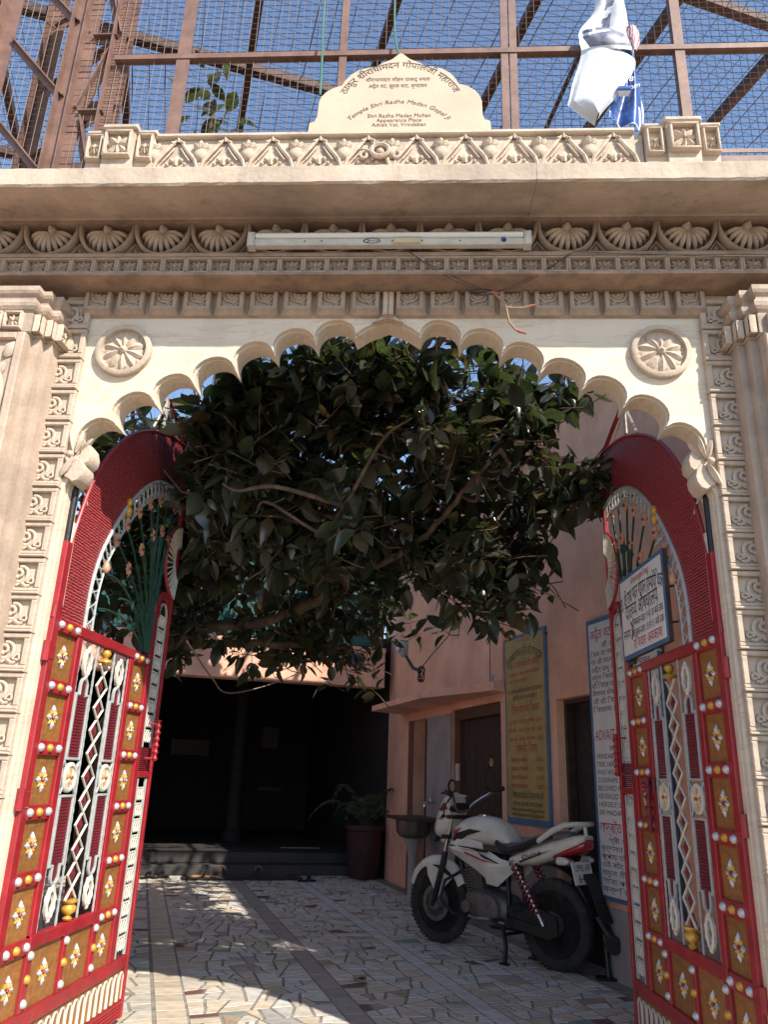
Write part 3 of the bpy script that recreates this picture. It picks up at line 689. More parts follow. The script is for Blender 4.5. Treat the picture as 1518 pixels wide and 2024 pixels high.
# ------------------------------------------------------------------ gate leaves (local x along the leaf, front faces -y, z up)
def arc_pts(ctrl, n=6):
    """Catmull-Rom through control points"""
    P = [Vector(c) for c in ctrl]; P = [2*P[0]-P[1]] + P + [2*P[-1]-P[-2]]; out = []
    for i in range(1, len(P)-2):
        for k in range(n):
            t = k/n; a, b, c, d = P[i-1], P[i], P[i+1], P[i+2]
            out.append(0.5*((2*b)+(c-a)*t+(2*a-5*b+4*c-d)*t*t+(3*b-a-3*c+d)*t**3))
    out.append(P[-2]); return [tuple(p) for p in out]
def build_leaf(root):
    A = lambda n, b, m, s=None, l=None: part(n, b, m, root, s, label=l)
    F0, F1 = -0.016, 0.012                                         # frame front and back
    def bar(n, x0, x1, z0, z1, y0=F0, y1=F1): return A(n, MB().cbox(x0, x1, y0, y1, z0, z1, 0.004), RED)
    # stiles
    bar('stile', -0.100, -0.045, 0.12, 2.34); bar('stile', 0.158, 0.208, 0.425, 1.950); bar('stile', 0.812, 0.866, 0.425, 1.950)
    bar('stile', 1.082, 1.150, 0.425, 2.30); bar('stile', 1.345, 1.376, 0.12, 2.36); bar('stile', 1.352, 1.374, 2.36, 3.42)
    bar('stile', 0.498, 0.532, 0.425, 0.655)
    # rails
    bar('rail', -0.045, 1.345, 0.365, 0.424); bar('rail', -0.045, 1.345, 0.19, 0.205); bar('rail', 0.158, 0.866, 0.656, 0.708, F0-0.004, F1)
    bar('rail', 0.158, 0.866, 1.951, 2.000, F0-0.004, F1)
    ZR = [1.970, 1.705, 1.448, 1.190, 0.931, 0.671]
    for z in ZR:
        for x0, x1 in ((-0.044, 0.157), (0.867, 1.081)):
            bar('rail', x0, x1, z-0.030, z+0.030, F0+0.001, F1)
    kn = {}
    for nm, m in (('s', SILVER), ('g', GOLD)): kn[nm] = MB().dome((0, 0, 0), 0.0185, 0.019, n=10).mesh('knob', m, 60)
    for z in ZR:
        for x in (-0.028, 0.052, 0.134): obj('knob', kn['g' if x == 0.052 else 's'], root, (x, F0+0.002, z))
        for x in (0.890, 0.972, 1.056): obj('knob', kn['g' if x == 0.972 else 's'], root, (x, F0+0.002, z))
    for x in (0.182, 0.515, 0.838):
        for z in (0.632, 0.545, 0.458): obj('knob', kn['g' if z == 0.545 else 's'], root, (x, F0+0.001, z))
    # ochre panels with star flowers
    fl = MB()
    for k in range(8):
        a = k*PI/4; L, W, mi = (0.050, 0.013, 0) if k % 2 == 0 else (0.040, 0.011, 1)
        ca, sa = math.cos(a), math.sin(a)
        q = [(0.008, 0), (L*0.62, W), (L, 0), (L*0.62, -W)]
        v = [(p*ca-r*sa, -0.004, (p*sa+r*ca)*1.05) for p, r in q]; v.append((L*0.6*ca, -0.016, L*0.6*sa*1.05))
        v += [(p[0], 0.0, p[2]) for p in v[:4]]
        fl.add(v, [(0,1,4),(1,2,4),(2,3,4),(3,0,4),(0,5,6,1),(1,6,7,2),(2,7,8,3),(3,8,5,0)], mi)
    fl.dome((0, -0.006, 0), 0.008, 0.009, 2, n=8)
    FL = fl.mesh('star_flower', [SILVER, GOLD, RED])
    PN = MB().box(-0.5, 0.5, -0.003, 0.003, -0.5, 0.5).mesh('panel', ORANGE)
    def panel(x0, x1, z0, z1):
        p = obj('panel', PN, root, ((x0+x1)/2, 0.004, (z0+z1)/2), scale=(x1-x0, 1, z1-z0))
        obj('star_flower', FL, root, ((x0+x1)/2, 0.0005, (z0+z1)/2))
    for a, b in zip(ZR[:-1], ZR[1:]):
        panel(-0.044, 0.157, b+0.030, a-0.030); panel(0.867, 1.081, b+0.030, a-0.030)
    panel(-0.044, 0.157, 0.425, 0.640); panel(0.209, 0.497, 0.425, 0.655); panel(0.533, 0.811, 0.425, 0.655); panel(0.867, 1.081, 0.425, 0.640)
    # loops along the foot
    A('kick_panel', MB().box(-0.045, 1.345, 0.002, 0.008, 0.206, 0.364), ORANGE)
    lp = MB(); w = 0.028
    pts = [(-w, 0, 0.0), (-w, 0, 0.085)]+[(-w*math.cos(PI*i/8), 0, 0.085+0.045*math.sin(PI*i/8)) for i in range(1, 8)]+[(w, 0, 0.085), (w, 0, 0.0)]
    lp.tube(pts, 0.0055, 6)
    LP = lp.mesh('loop', WHITE, 50)
    for k in range(20): obj('loop', LP, root, (-0.010+0.070*k, -0.002, 0.212))
    sk = MB()
    for k in range(4): sk.cbox(-0.045, 1.345, -0.012-0.0, F1-0.004, 0.122+0.017*k, 0.136+0.017*k, 0.004)
    A('skirting', sk, RED)
    # centre jali
    for x in (0.222, 0.402, 0.618, 0.798):
        b = MB(); n = 60; b.tube([(x, -0.004, 0.709+(1.950-0.709)*i/n) for i in range(n+1)], [0.0048+0.0016*(i % 2) for i in range(n+1)], 6); A('twisted_rod', b, GREY)
    zc = 1.330
    for cx in (0.312, 0.708):
        for up in (1, -1):
            Z = lambda d: zc+up*d
            zz = sorted((Z(0.075), Z(0.375)))
            A('louvre_sheet', (lambda b: [b.cbox(cx-0.060, cx+0.060, -0.006, 0.004, zz[0]+0.012+i*0.0138, zz[0]+0.012+i*0.0138+0.0125, 0.0035) for i in range(20)] and b)(MB()), MAROON)
            fr = MB(); fr.cbox(cx-0.078, cx-0.060, -0.012, 0.004, zz[0], zz[1], 0.003).cbox(cx+0.060, cx+0.078, -0.012, 0.004, zz[0], zz[1], 0.003)
            fr.cbox(cx-0.060, cx+0.060, -0.012, 0.004, min(Z(0.075), Z(0.087)), max(Z(0.075), Z(0.087)), 0.003)
            for s in (-1, 1): fr.cbox(min(cx+s*0.030, cx+s*0.060), max(cx+s*0.030, cx+s*0.060), -0.012, 0.004, min(Z(0.363), Z(0.375)), max(Z(0.363), Z(0.375)), 0.003)
            fr.tube([(cx-0.036, -0.004, Z(0.370)), (cx-0.036, -0.004, Z(0.410))]+[(cx-0.036*math.cos(PI*i/10), -0.004, Z(0.410+0.034*math.sin(PI*i/10))) for i in range(1, 10)]+[(cx+0.036, -0.004, Z(0.410)), (cx+0.036, -0.004, Z(0.370))], 0.009, 6)
            A('cast_frame', fr, GREY)
            A('arch_plate', MB().prism([(cx-0.028, Z(0.366)), (cx-0.028, Z(0.410)), (cx-0.014, Z(0.432)), (cx+0.014, Z(0.432)), (cx+0.028, Z(0.410)), (cx+0.028, Z(0.366))], -0.003, 0.003), MAROON)
            rg = MB(); zr = Z(0.520); n = 16
            rg.tube([(cx+0.034*math.cos(2*PI*i/n), -0.004, zr+0.058*math.sin(2*PI*i/n)) for i in range(n)], [0.010+0.004*(i % 2) for i in range(n)], 6, closed=True)
            rg.dome((cx, -0.004, zr+0.066), 0.014, 0.012).dome((cx, -0.004, zr-0.066), 0.014, 0.012)
            A('cast_ring', rg, WHITE, 50)
        md = MB().lathe([(0.066, -0.004), (0.066, 0.008), (0.060, 0.013), (0.050, 0.013), (0.048, 0.006), (0.0001, 0.005)], 24, (cx, 0, zc), 'y')
        mo = A('medallion', md, WHITE, 40)
        pe = MB()
        for k in range(8): pe.petal(cx, zc, k*PI/4, 0.040, 0.009, -0.006, 0.008, k % 2, r0=0.004)
        part('petals', pe, [GOLD, WHITE], mo, 50)
        part('flower_eye', MB().dome((cx, -0.012, zc), 0.008, 0.008, n=8), RED, mo)
        for s in (-1, 1):
            A('bracket', MB().tube([(cx+s*0.078, -0.004, zc+0.072), (cx+s*0.058, -0.004, zc+0.045), (cx+s*0.068, -0.004, zc), (cx+s*0.058, -0.004, zc-0.045), (cx+s*0.078, -0.004, zc-0.072)], 0.007, 5), GREY)
    # zigzag lattice with red lozenges
    za, zb, nz = 0.800, 1.865, 10; st = (zb-za)/nz; c = 0.510
    for s in (-1, 1):
        b = MB(); b.tube([(c+s*(0.060 if i % 2 else -0.060), -0.006-0.002*s, za+st*i) for i in range(nz+1)], 0.0068, 6); A('lattice_bar', b, WHITE)
    lz = MB(); h = st*0.42
    lz.add([(-0.040, 0.0, 0), (0, 0.0, -h), (0.040, 0.0, 0), (0, 0.0, h), (0, -0.010, 0), (-0.040, 0.004, 0), (0, 0.004, -h), (0.040, 0.004, 0), (0, 0.004, h)], [(0,1,4),(1,2,4),(2,3,4),(3,0,4),(0,5,6,1),(1,6,7,2),(2,7,8,3),(3,8,5,0)])
    LZ = lz.mesh('lozenge', MAROON)
    for k in range(nz): obj('lozenge', LZ, root, (c, 0.002, za+st*(k+0.0 if k else 0.12)))
    A('finial', MB().lathe([(0.0001, 1.945), (0.018, 1.940), (0.026, 1.925), (0.018, 1.908), (0.010, 1.900), (0.034, 1.890), (0.036, 1.880), (0.012, 1.868)], 14, (c, -0.006, 0), 'z'), GOLD, 60)
    A('vase', MB().lathe([(0.016, 0.712), (0.022, 0.722), (0.012, 0.735), (0.034, 0.752), (0.036, 0.768), (0.022, 0.782), (0.038, 0.792), (0.038, 0.800)], 14, (c, -0.006, 0), 'z'), GOLD, 60)
    # free-side strips
    def grille(z0, z1, arch):
        b = MB(); xm = 1.248; hw = 0.060
        z = z0+0.02; k = 0
        while z < z1-0.07:
            for x in (xm-0.034, xm, xm+0.034):
                b.tube([(x+0.013*math.cos(2*PI*i/10), -0.004, z+0.035+0.026*math.sin(2*PI*i/10)) for i in range(10)], 0.0042, 5, closed=True)
                b.dome((x, -0.004, z+0.064), 0.006, 0.008, n=6)
                b.cbox(x-0.012, x+0.012, -0.008, 0.002, z+0.070, z+0.078, 0.002)
            pass
            z += 0.084; k += 1
        g = A('grille', b, WHITE, 50)
        f = MB()
        if arch:
            f.tube([(xm-hw-0.006, -0.004, z0)]+[(xm-(hw+0.006)*math.cos(PI*i/10), -0.004, z1-0.07+0.085*math.sin(PI*i/10)) for i in range(11)]+[(xm+hw+0.006, -0.004, z0)], 0.007, 5)
        else: f.cbox(xm-hw-0.010, xm-hw, -0.010, 0.004, z0, z1, 0.002).cbox(xm+hw, xm+hw+0.010, -0.010, 0.004, z0, z1, 0.002)
        A('grille_frame', f, GREY)
    grille(0.430, 1.330, False); grille(1.500, 2.330, True)
    rib = MB()
    for i in range(12): rib.cbox(1.151, 1.344, -0.008, 0.006, 1.372+i*0.0105, 1.381+i*0.0105, 0.003)
    A('ribbed_plate', rib, MAROON)
    bar('rail', 1.151, 1.344, 1.335, 1.370); 
    A('arched_head', MB().tube([(1.166, -0.002, 2.25)]+[(1.248-0.082*math.cos(PI*i/12), -0.002, 2.30+0.10*math.sin(PI*i/12)) for i in range(13)]+[(1.345, -0.002, 2.25)], 0.022, 6, flat=0.6), RED, 50)
    # arched head of the leaf: perforated red band between two curves
    outer = arc_pts([(-0.095, 1.99), (-0.075, 2.20), (-0.020, 2.45), (0.060, 2.68), (0.180, 2.87), (0.330, 3.03), (0.500, 3.155), (0.690, 3.255), (0.930, 3.345), (1.16, 3.395), (1.352, 3.425)])
    inner = arc_pts([(0.205, 1.99), (0.212, 2.20), (0.258, 2.37), (0.330, 2.50), (0.440, 2.655), (0.590, 2.815), (0.730, 2.930), (0.880, 3.015), (1.040, 3.060), (1.20, 3.075), (1.352, 3.055)])
    n = min(len(outer), len(inner)); b = MB()
    b.loft([[(outer[i][0], -0.004, outer[i][1]), (inner[i][0], -0.004, inner[i][1]), (inner[i][0], 0.004, inner[i][1]), (outer[i][0], 0.004, outer[i][1])] for i in range(n)])
    A('perforated_band', b, PERF)
    A('arch_rim', MB().tube([(p[0], -0.004, p[1]) for p in outer], 0.011, 6), RED, 60)
    A('arch_rim', MB().tube([(p[0]+0.006, -0.006, p[1]-0.004) for p in inner], 0.011, 6), GREY, 60)
    A('hinge_strip', MB().cbox(-0.062, -0.030, -0.010, 0.0, 2.05, 2.44, 0.003), WHITE)
    # lattice ring inside the band
    def inset(c, d):
        out = []
        for i, p in enumerate(c):
            a = Vector(c[max(i-1, 0)]); e = Vector(c[min(i+1, len(c)-1)]); t = (e-a).normalized(); out.append((p[0]+t.y*d, p[1]-t.x*d))
        return out
    r2 = inset(inner, 0.098)
    A('arch_rim', MB().tube([(p[0], -0.004, p[1]) for p in r2], 0.007, 6), GREY, 60)
    N = 26
    def along(c, t):
        x = t*(len(c)-1); i = min(int(x), len(c)-2); f = x-i; return (c[i][0]*(1-f)+c[i+1][0]*f, c[i][1]*(1-f)+c[i+1][1]*f)
    for s in (0, 1):
        b = MB(); pts = []
        for i in range(N*4+1):
            ph = (i/4.0+s) % 2; w = ph if ph < 1 else 2-ph; w = w*w*(3-2*w)
            p, q = along(inner, i/(N*4.0)), along(r2, i/(N*4.0))
            pts.append((p[0]*(1-w)+q[0]*w, -0.004, p[1]*(1-w)+q[1]*w))
        b.tube(pts, 0.0048, 5); A('lattice_bar', b, GREY)
    # flower spray
    base = Vector((1.040, 2.015)); spray = [(0.36, 2.30, 0), (0.34, 2.12, 0), (0.42, 2.50, 1), (0.52, 2.62, 1), (0.66, 2.74, 1), (0.80, 2.84, 1), (0.94, 2.92, 1), (1.08, 2.955, 0), (1.20, 2.95, 1), (0.62, 2.40, 1), (0.76, 2.55, 1), (0.90, 2.68, 1), (1.04, 2.75, 1), (0.56, 2.22, 0), (1.16, 2.72, 1), (0.72, 2.30, 0)]
    flw = MB()
    for k in range(8): flw.petal(0, 0, k*PI/4, 0.040, 0.011, 0, 0.009)
    flw.dome((0, -0.008, 0), 0.009, 0.008, 1, n=8)
    FW = flw.mesh('blossom', [PINKFL, MAROON], 50)
    lf = MB()
    for a in (0.3, 1.4, 2.6): lf.petal(0, 0, a, 0.034, 0.012, 0, 0.006)
    LF = lf.mesh('sprig', GREEN, 50)
    for i, (x, z, fl_) in enumerate(spray):
        e = Vector((x, z)); d = e-base
        mid = base+Vector((d.x*0.25, d.y*0.62)) if d.y > 0.3 else base+Vector((d.x*0.45, d.y*1.05+0.06))
        pts = []
        for k in range(13):
            t = k/12; p = base*(1-t)**2+mid*2*t*(1-t)+e*t*t; p = p+Vector(((i-8)*0.006*(1-t), 0)); pts.append((p.x, -0.004-0.004*(i % 3), p.y))
        A('stem', MB().tube(pts, 0.0062, 5), GREEN)
        if fl_: obj('blossom', FW, root, (x, -0.012, z), (0, i*0.4, 0))
        q = pts[8]; obj('sprig', LF, root, (q[0], -0.012, q[2]), (0, i*1.1, 0)); q = pts[5]; obj('sprig', LF, root, (q[0], -0.010, q[2]), (0, i*0.7+2, 0))
    A('bud', MB().lathe([(0.0001, 2.66), (0.016, 2.665), (0.024, 2.685), (0.020, 2.705), (0.010, 2.72), (0.018, 2.735), (0.014, 2.755), (0.0001, 2.765)], 12, (0.505, -0.012, 0), 'z'), GOLD, 60)
    A('bud', MB().lathe([(0.0001, 2.30), (0.014, 2.305), (0.022, 2.325), (0.016, 2.345), (0.010, 2.36), (0.0001, 2.37)], 12, (0.34, -0.012, 0), 'z'), PINKFL, 60)
    # half sun wheel at the meeting edge
    C = (1.392, 2.635); R0, R1 = 0.110, 0.240
    A('sun_rim', MB().tube([(C[0]+R1*math.cos(a), -0.014, C[1]+R1*math.sin(a)) for a in [rad(98+164*i/24) for i in range(25)]], 0.010, 6), RED, 60)
    A('sun_rim', MB().tube([(C[0]+R0*math.cos(a), -0.022, C[1]+R0*math.sin(a)) for a in [rad(98+164*i/18) for i in range(19)]], 0.008, 6), GREY, 60)
    ray = MB().cbox(R0, R1, -0.010, 0.004, -0.0030, 0.0030, 0.001).mesh('sun_ray', WHITE)
    for i in range(17):
        a = rad(100+160*i/16); obj('sun_ray', ray, root, (C[0], -0.018, C[1]), (0, -a, 0))
    # struts that stiffen the head
    A('strut', MB().cbox(0.86, 0.90, -0.004, 0.006, 3.345, 3.56, 0.002), WHITE); A('strut', MB().tube([(0.70, 0.004, 3.27), (0.88, 0.004, 3.54)], 0.008, 4), WHITE)
    A('strut', MB().tube([(0.88, 0.002, 3.56), (1.10, 0.0, 3.49), (1.364, 0.0, 3.40)], 0.014, 4), RED)
    A('strut', MB().tube([(0.92, 0.004, 3.50), (1.12, 0.004, 3.40)], 0.006, 4), WHITE)
    # hinge post, turned handle, latch plate
    A('hinge_post', MB().lathe([(0.016, 1.9), (0.016, 2.75)], 10, (-0.083, 0.0, 0), 'z'), BLACK, 50)
    A('hinge_post', MB().tube([(-0.083, 0, 2.62), (0.02, 0, 2.60), (0.05, 0.0, 2.56)], 0.008, 5), GREY, 50)
    hz = [1.655-0.012*i for i in range(20)]
    A('pull_handle', MB().lathe([((0.011 if i % 3 else 0.019), z) for i, z in enumerate(hz)], 10, (1.262, -0.058, 0), 'z').tube([(1.262, -0.058, 1.632), (1.225, -0.010, 1.632)], 0.006, 5).tube([(1.262, -0.058, 1.44), (1.225, -0.010, 1.44)], 0.006, 5), RED, 50)
    A('latch_plate', MB().prism([(1.377, 1.470), (1.425, 1.470), (1.440, 1.482), (1.440, 1.585), (1.428, 1.60), (1.377, 1.60)], -0.004, 0.004), RED)
    A('rivet', MB().dome((1.418, -0.004, 1.492), 0.008, 0.004, n=10), SILVER)
    for z in (0.62, 1.20, 1.80): A('hinge', MB().lathe([(0.017, z), (0.017, z+0.085)], 10, (-0.108, -0.006, 0), 'z').cbox(-0.108, -0.05, -0.020, -0.012, z+0.01, z+0.075, 0.003), RED)
    return root

th = math.atan2(1.42, 0.018)
gl = thing('gate_leaf', 'sunlit red and ochre gate leaf on the left, open, with star flowers and arched grille', 'gate', (-1.430, 0.16, DZ), (0, 0, th), 'pair of painted gate leaves')
build_leaf(gl)
bpy.context.view_layer.update()
gr = gl.copy(); COL.objects.link(gr)
for ch in gl.children:
    c = ch.copy(); COL.objects.link(c); c.parent = gr
    for g2 in ch.children:
        d2 = g2.copy(); COL.objects.link(d2); d2.parent = c
gr['label'] = 'shaded red gate leaf on the right, open, behind the homeopathy signboard'; gr['category'] = 'gate'
gr.location = (1.430, 0.16, DZ); gr.scale = (-1, 1, 1)
gr.rotation_euler = (0, 0, math.atan2(-0.9976, 0.0694))
# bolt and padlock only on the shaded leaf
bl = MB().cbox(0.80, 0.90, -0.030, -0.018, 1.345, 1.415, 0.004).lathe([((0.012 if i % 3 else 0.022), 1.42-0.016*i) for i in range(17)], 10, (0.815, -0.050, 0), 'z').tube([(0.815, -0.05, 1.40), (0.86, -0.02, 1.39)], 0.008, 5)
part('bolt_handle', bl, MAROON, gr, 50)
part('lock_plate', MB().cbox(0.868, 0.925, -0.026, -0.017, 1.30, 1.42, 0.006), RED, gr)
part('lock_cover', MB().dome((0.955, -0.02, 1.375), 0.030, 0.022, n=14), TAILRED, gr, 60)

# ------------------------------------------------------------------ signboard on the shaded leaf
sgn = thing('signboard', 'white blue bordered Hindi dispensary signboard hung on the shaded gate leaf', 'signboard', (1.430, 0.16, DZ), (0, 0, math.atan2(-0.9976, 0.0694)))
# local x along the leaf (mirrored), front must face the courtyard centre: x' = -u
def S(u): return -u
su0, su1, sz0, sz1 = 0.365, 1.045, 2.030, 2.490
sp = MB().cbox(S(su1), S(su0), -0.046, -0.024, sz0, sz1, 0.003)
part('box_frame', sp, DARKWOOD, sgn)
part('border', MB().box(S(su1)+0.001, S(su0)-0.001, -0.0485, -0.0465, sz0+0.001, sz1-0.001), BLUE, sgn)
face = part('face', MB().box(S(su1)+0.022, S(su0)-0.022, -0.0505, -0.049, sz0+0.024, sz1-0.024), SIGNWHITE, sgn)
yl = -0.0515; dz = -0.042; xc = S((su0+su1)/2)
lettering(sgn, '। श्री राधा मदन गोपालो विजयते ।', xc+0.01, 2.462+dz, 0.040, REDINK, yl, width=0.30)
lettering(sgn, 'ठा. श्री राधा मदन गोपाल होम्योपैथिक', xc, 2.372-1.7+dz, 0.110, INK, yl, width=0.64, arc=1.7)
lettering(sgn, 'दातव्य औषधालय', xc, 2.285+dz, 0.115, INK, yl, width=0.50)
lettering(sgn, 'ग्रीष्मकाल-प्रातः 9 से 10 बजे तक', xc+0.075, 2.232+dz, 0.056, INK, yl, width=0.46)
lettering(sgn, 'शीतकाल-प्रातः 10 से 11 बजे तक', xc+0.075, 2.176+dz, 0.056, INK, yl, width=0.46)
lettering(sgn, 'समय', xc-0.245, 2.180+dz, 0.075, INK, yl, width=0.115)
part('brace_mark', MB().tube([(xc-0.172, yl, 2.262+dz), (xc-0.150, yl, 2.232+dz), (xc-0.158, yl, 2.215+dz), (xc-0.150, yl, 2.20+dz), (xc-0.172, yl, 2.168+dz)], 0.004, 4), INK, sgn)
lettering(sgn, 'रविवार अवकाश', xc+0.06, 2.112+dz, 0.074, REDINK, yl, width=0.42)
part('hook', MB().tube([(S(0.60), -0.05, 2.07), (S(0.60), -0.03, 2.03), (S(0.56), -0.018, 2.02)], 0.006, 5), GREY, sgn)
part('hook', MB().tube([(S(0.44), -0.05, 2.52), (S(0.41), -0.02, 2.56)], 0.006, 5), GREY, sgn)

# ------------------------------------------------------------------ wire cage over the courtyard
cg = thing('wire_cage', 'brown steel cage of welded wire mesh roofing over the courtyard behind the parapet', 'cage', (0, 0, DZ))
TOPZ = 6.09
def angle_post(x, y, z0, z1, w, root, name='post'):
    b = MB(); b.box(x-w/2, x+w/2, y-0.004, y+0.004, z0, z1).box(x-w/2, x-w/2+0.006, y+0.004, y+w*0.8, z0, z1); return part(name, b, BROWNSTEEL, root)
for x, w in ((-1.205, 0.075), (-0.303, 0.042), (0.588, 0.040), (0.635, 0.040), (1.530, 0.052), (2.45, 0.05)): angle_post(x, 0.0, 4.00, TOPZ, w, cg)
for z, w in ((5.165, 0.034),):
    part('rail', MB().box(-1.60, 3.4, -0.010, -0.0045, z-w/2, z+w/2).box(-1.60, 3.4, -0.0045, 0.03, z-w/2, z-w/2+0.006), BROWNSTEEL, cg)
part('rail', MB().box(1.55, 3.4, -0.016, -0.0105, 4.375, 4.41), BROWNSTEEL, cg); part('rail', MB().box(1.55, 3.4, -0.016, -0.0105, 4.43, 4.455), BROWNSTEEL, cg)
part('rail', MB().box(-3.4, 3.4, -0.010, 0.04, TOPZ-0.05, TOPZ), BROWNSTEEL, cg)
wm = MB(); r = 0.0022
for i in range(int(6.4/0.0435)):
    x = -3.2+0.0435*i; wm.tube([(x+random.uniform(-.002, .002), 0.012, 4.0), (x, 0.012+random.uniform(-.006, .006), 5.0), (x+random.uniform(-.002, .002), 0.012, TOPZ)], r, 3, caps=False)
for i in range(int(2.1/0.0435)):
    z = 4.0+0.0435*i; wm.tube([(-3.2, 0.016, z), (-1.1, 0.016+random.uniform(-.004, .004), z+random.uniform(-.003, .003)), (0.9, 0.016, z), (3.2, 0.016, z+random.uniform(-.003, .003))], r, 3, caps=False)
o = part('wire_mesh', wm, WIRE, cg); o['kind'] = 'stuff'
# roof: rafters and purlins square to the courtyard (turned 19.4 degrees), with its own mesh
dC = Vector((-0.3322, 0.9432)); nC = Vector((0.9432, 0.3322))
def cw(w, s): return (nC.x*w+dC.x*s, nC.y*w+dC.y*s)
def bar_along(w0, s0, w1, s1, z, hw, hh):
    a = Vector((*cw(w0, s0), z)); b_ = Vector((*cw(w1, s1), z)); t = (b_-a).normalized(); n = Vector((-t.y, t.x, 0))
    b = MB(); b.loft([[tuple(p+n*hw+Vector((0,0,hh))), tuple(p-n*hw+Vector((0,0,hh))), tuple(p-n*hw-Vector((0,0,hh))), tuple(p+n*hw-Vector((0,0,hh)))] for p in (a, b_)]); return b
ROOFZ = 6.05
for k in range(-5, 7):
    w = 0.085+0.838*k; s0 = max(-1.6, (0.06-nC.y*w)/dC.y); part('rafter', bar_along(w, s0, w, 9.5, ROOFZ, 0.024, 0.035), SHADESTEEL, cg)
for k in range(0, 7):
    s = -0.19+1.42*k; w0 = (0.06-dC.y*s)/nC.y if k == 0 else -4.4
    part('purlin', bar_along(max(w0, -4.4), s, 5.3, s, ROOFZ+0.075, 0.030, 0.035), SHADESTEEL, cg)
rm = MB()
for i in range(int(9.4/0.1197)):
    w = -4.2+0.1197*i; s0 = (0.03-nC.y*w)/dC.y; p0 = cw(w, s0); p1 = cw(w+random.uniform(-.02, .02), 9.0)
    pts = [(p0[0]+(p1[0]-p0[0])*t+random.uniform(-.006, .006), p0[1]+(p1[1]-p0[1])*t, ROOFZ+0.12+random.uniform(-.012, .012)) for t in [j/24 for j in range(25)]]
    rm.tube(pts, [0.0016+0.0034*random.random()**3 for _ in pts], 3, caps=False)
for i in range(int(10.5/0.06)):
    s = -1.4+0.06*i; w0 = max(-4.2, (0.03-dC.y*s)/nC.y); p0 = cw(w0, s); p1 = cw(5.2, s)
    if w0 < 5.1: rm.tube([(p0[0], p0[1], ROOFZ+0.13), ((p0[0]+p1[0])/2, (p0[1]+p1[1])/2, ROOFZ+0.12), (p1[0], p1[1], ROOFZ+0.13)], 0.0014, 3, caps=False)
o = part('roof_mesh', rm, DARKWIRE, cg); o['kind'] = 'stuff'
for w, a, b_ in ((1.35, 0.3, 3.0), (-1.9, 1.2, 4.0), (-2.9, 0.6, 2.4)):
    part('tie_rod', bar_along(w, a, w+0.35, b_, ROOFZ-0.06, 0.012, 0.012), SHADESTEEL, cg)

# lattice tower on the left
tw = thing('lattice_tower', 'brown steel lattice tower of braced angle posts left of the plaque', 'tower', (0, 0, DZ))
def member(a, b_, w, m=BROWNSTEEL, name='brace', t=0.008):
    a, b_ = Vector(a), Vector(b_); d = (b_-a).normalized(); up = Vector((0, -1, 0)); s = d.cross(up)
    if s.length < 1e-4: s = Vector((1, 0, 0))
    s.normalize(); u = s.cross(d)
    r = lambda p: [tuple(p+s*w/2-u*t/2), tuple(p-s*w/2-u*t/2), tuple(p-s*w/2+u*t/2), tuple(p+s*w/2+u*t/2)]
    q = MB().loft([r(a), r(b_)])
    r3 = lambda p: [tuple(p-s*w/2+u*t/2), tuple(p-s*(w/2-t)+u*t/2), tuple(p-s*(w/2-t)+u*w*0.8), tuple(p-s*w/2+u*w*0.8)]
    q.loft([r3(a), r3(b_)]); part(name, q, m, tw)
T0 = 3.95; T1 = 6.4
TX0, TX1, TB = -2.26, -1.83, 0.42
member((TX0, 0, T0), (TX0, 0, T1), 0.085, name='post'); member((TX1-0.02, 0, T0), (TX1-0.02, 0, T1), 0.060, name='post'); member((TX1+0.055, 0.02, T0), (TX1+0.055, 0.02, T1), 0.070, name='post')
member((TX1+0.05, TB, T0), (TX1+0.05, TB, T1), 0.085, name='post'); member((TX0, TB, T0), (TX0, TB, T1), 0.085, name='post')
member((-1.605, 0.03, T0), (-1.605, 0.03, T1), 0.062, name='post')
z = 4.25; k = 0
while z < 6.2:
    a, b_ = (TX0, TX1) if k % 2 else (TX1, TX0)
    member((TX0+0.03, 0.004, z+0.50), (TX1-0.03, 0.004, z+0.06), 0.040); 
    member((TX0, TB+0.004, z), (TX1+0.05, TB+0.004, z+0.48), 0.040)
    member((TX1+0.075, 0.03, z+(0.0 if k % 2 else 0.5)), (-1.615, 0.034, z+(0.5 if k % 2 else 0.0)), 0.045); member((TX1+0.075, 0.028, z+0.52), (-1.615, 0.028, z+0.52), 0.045)
    member((TX1+0.06, 0.03, z), (TX1+0.05, TB, z+0.48), 0.04)
    z += 0.56; k += 1

# ------------------------------------------------------------------ torn banner caught on the cage
bn = thing('torn_banner', 'torn white and blue printed vinyl banner hanging from the cage mesh', 'banner', (0, 0, DZ))
def patch(c, nu, nv, fold, mats, name, mi_fn=None, th=0.0):
    """c = four corners TL TR BR BL"""
    c = [Vector(p) for p in c]; b = MB(); V = []; F = []
    for j in range(nv+1):
        for i in range(nu+1):
            u, v = i/nu, j/nv; p = (c[0]*(1-u)+c[1]*u)*(1-v)+(c[3]*(1-u)+c[2]*u)*v; d = fold(u, v); V.append((p.x+d[0], p.y+d[1], p.z+d[2]))
    for j in range(nv):
        for i in range(nu):
            a = j*(nu+1)+i; F.append((a, a+1, a+nu+2, a+nu+1))
    me = bpy.data.meshes.new(name); me.from_pydata(V, [], F)
    for m in mats: me.materials.append(m)
    if mi_fn:
        for j in range(nv):
            for i in range(nu): me.polygons[j*nu+i].material_index = mi_fn((i+.5)/nu, (j+.5)/nv)
    me.polygons.foreach_set('use_smooth', [True]*len(me.polygons)); me.update()
    return obj(name, me, bn)
BY = -0.06
def bx(px, py): return 0.925-0.034*py/195+(px-1123)*(0.00268-0.00018*py/195)
BZ = [(-40, 5.53), (0, 5.384), (60, 5.17), (115, 4.961), (195, 4.693), (230, 4.575)]
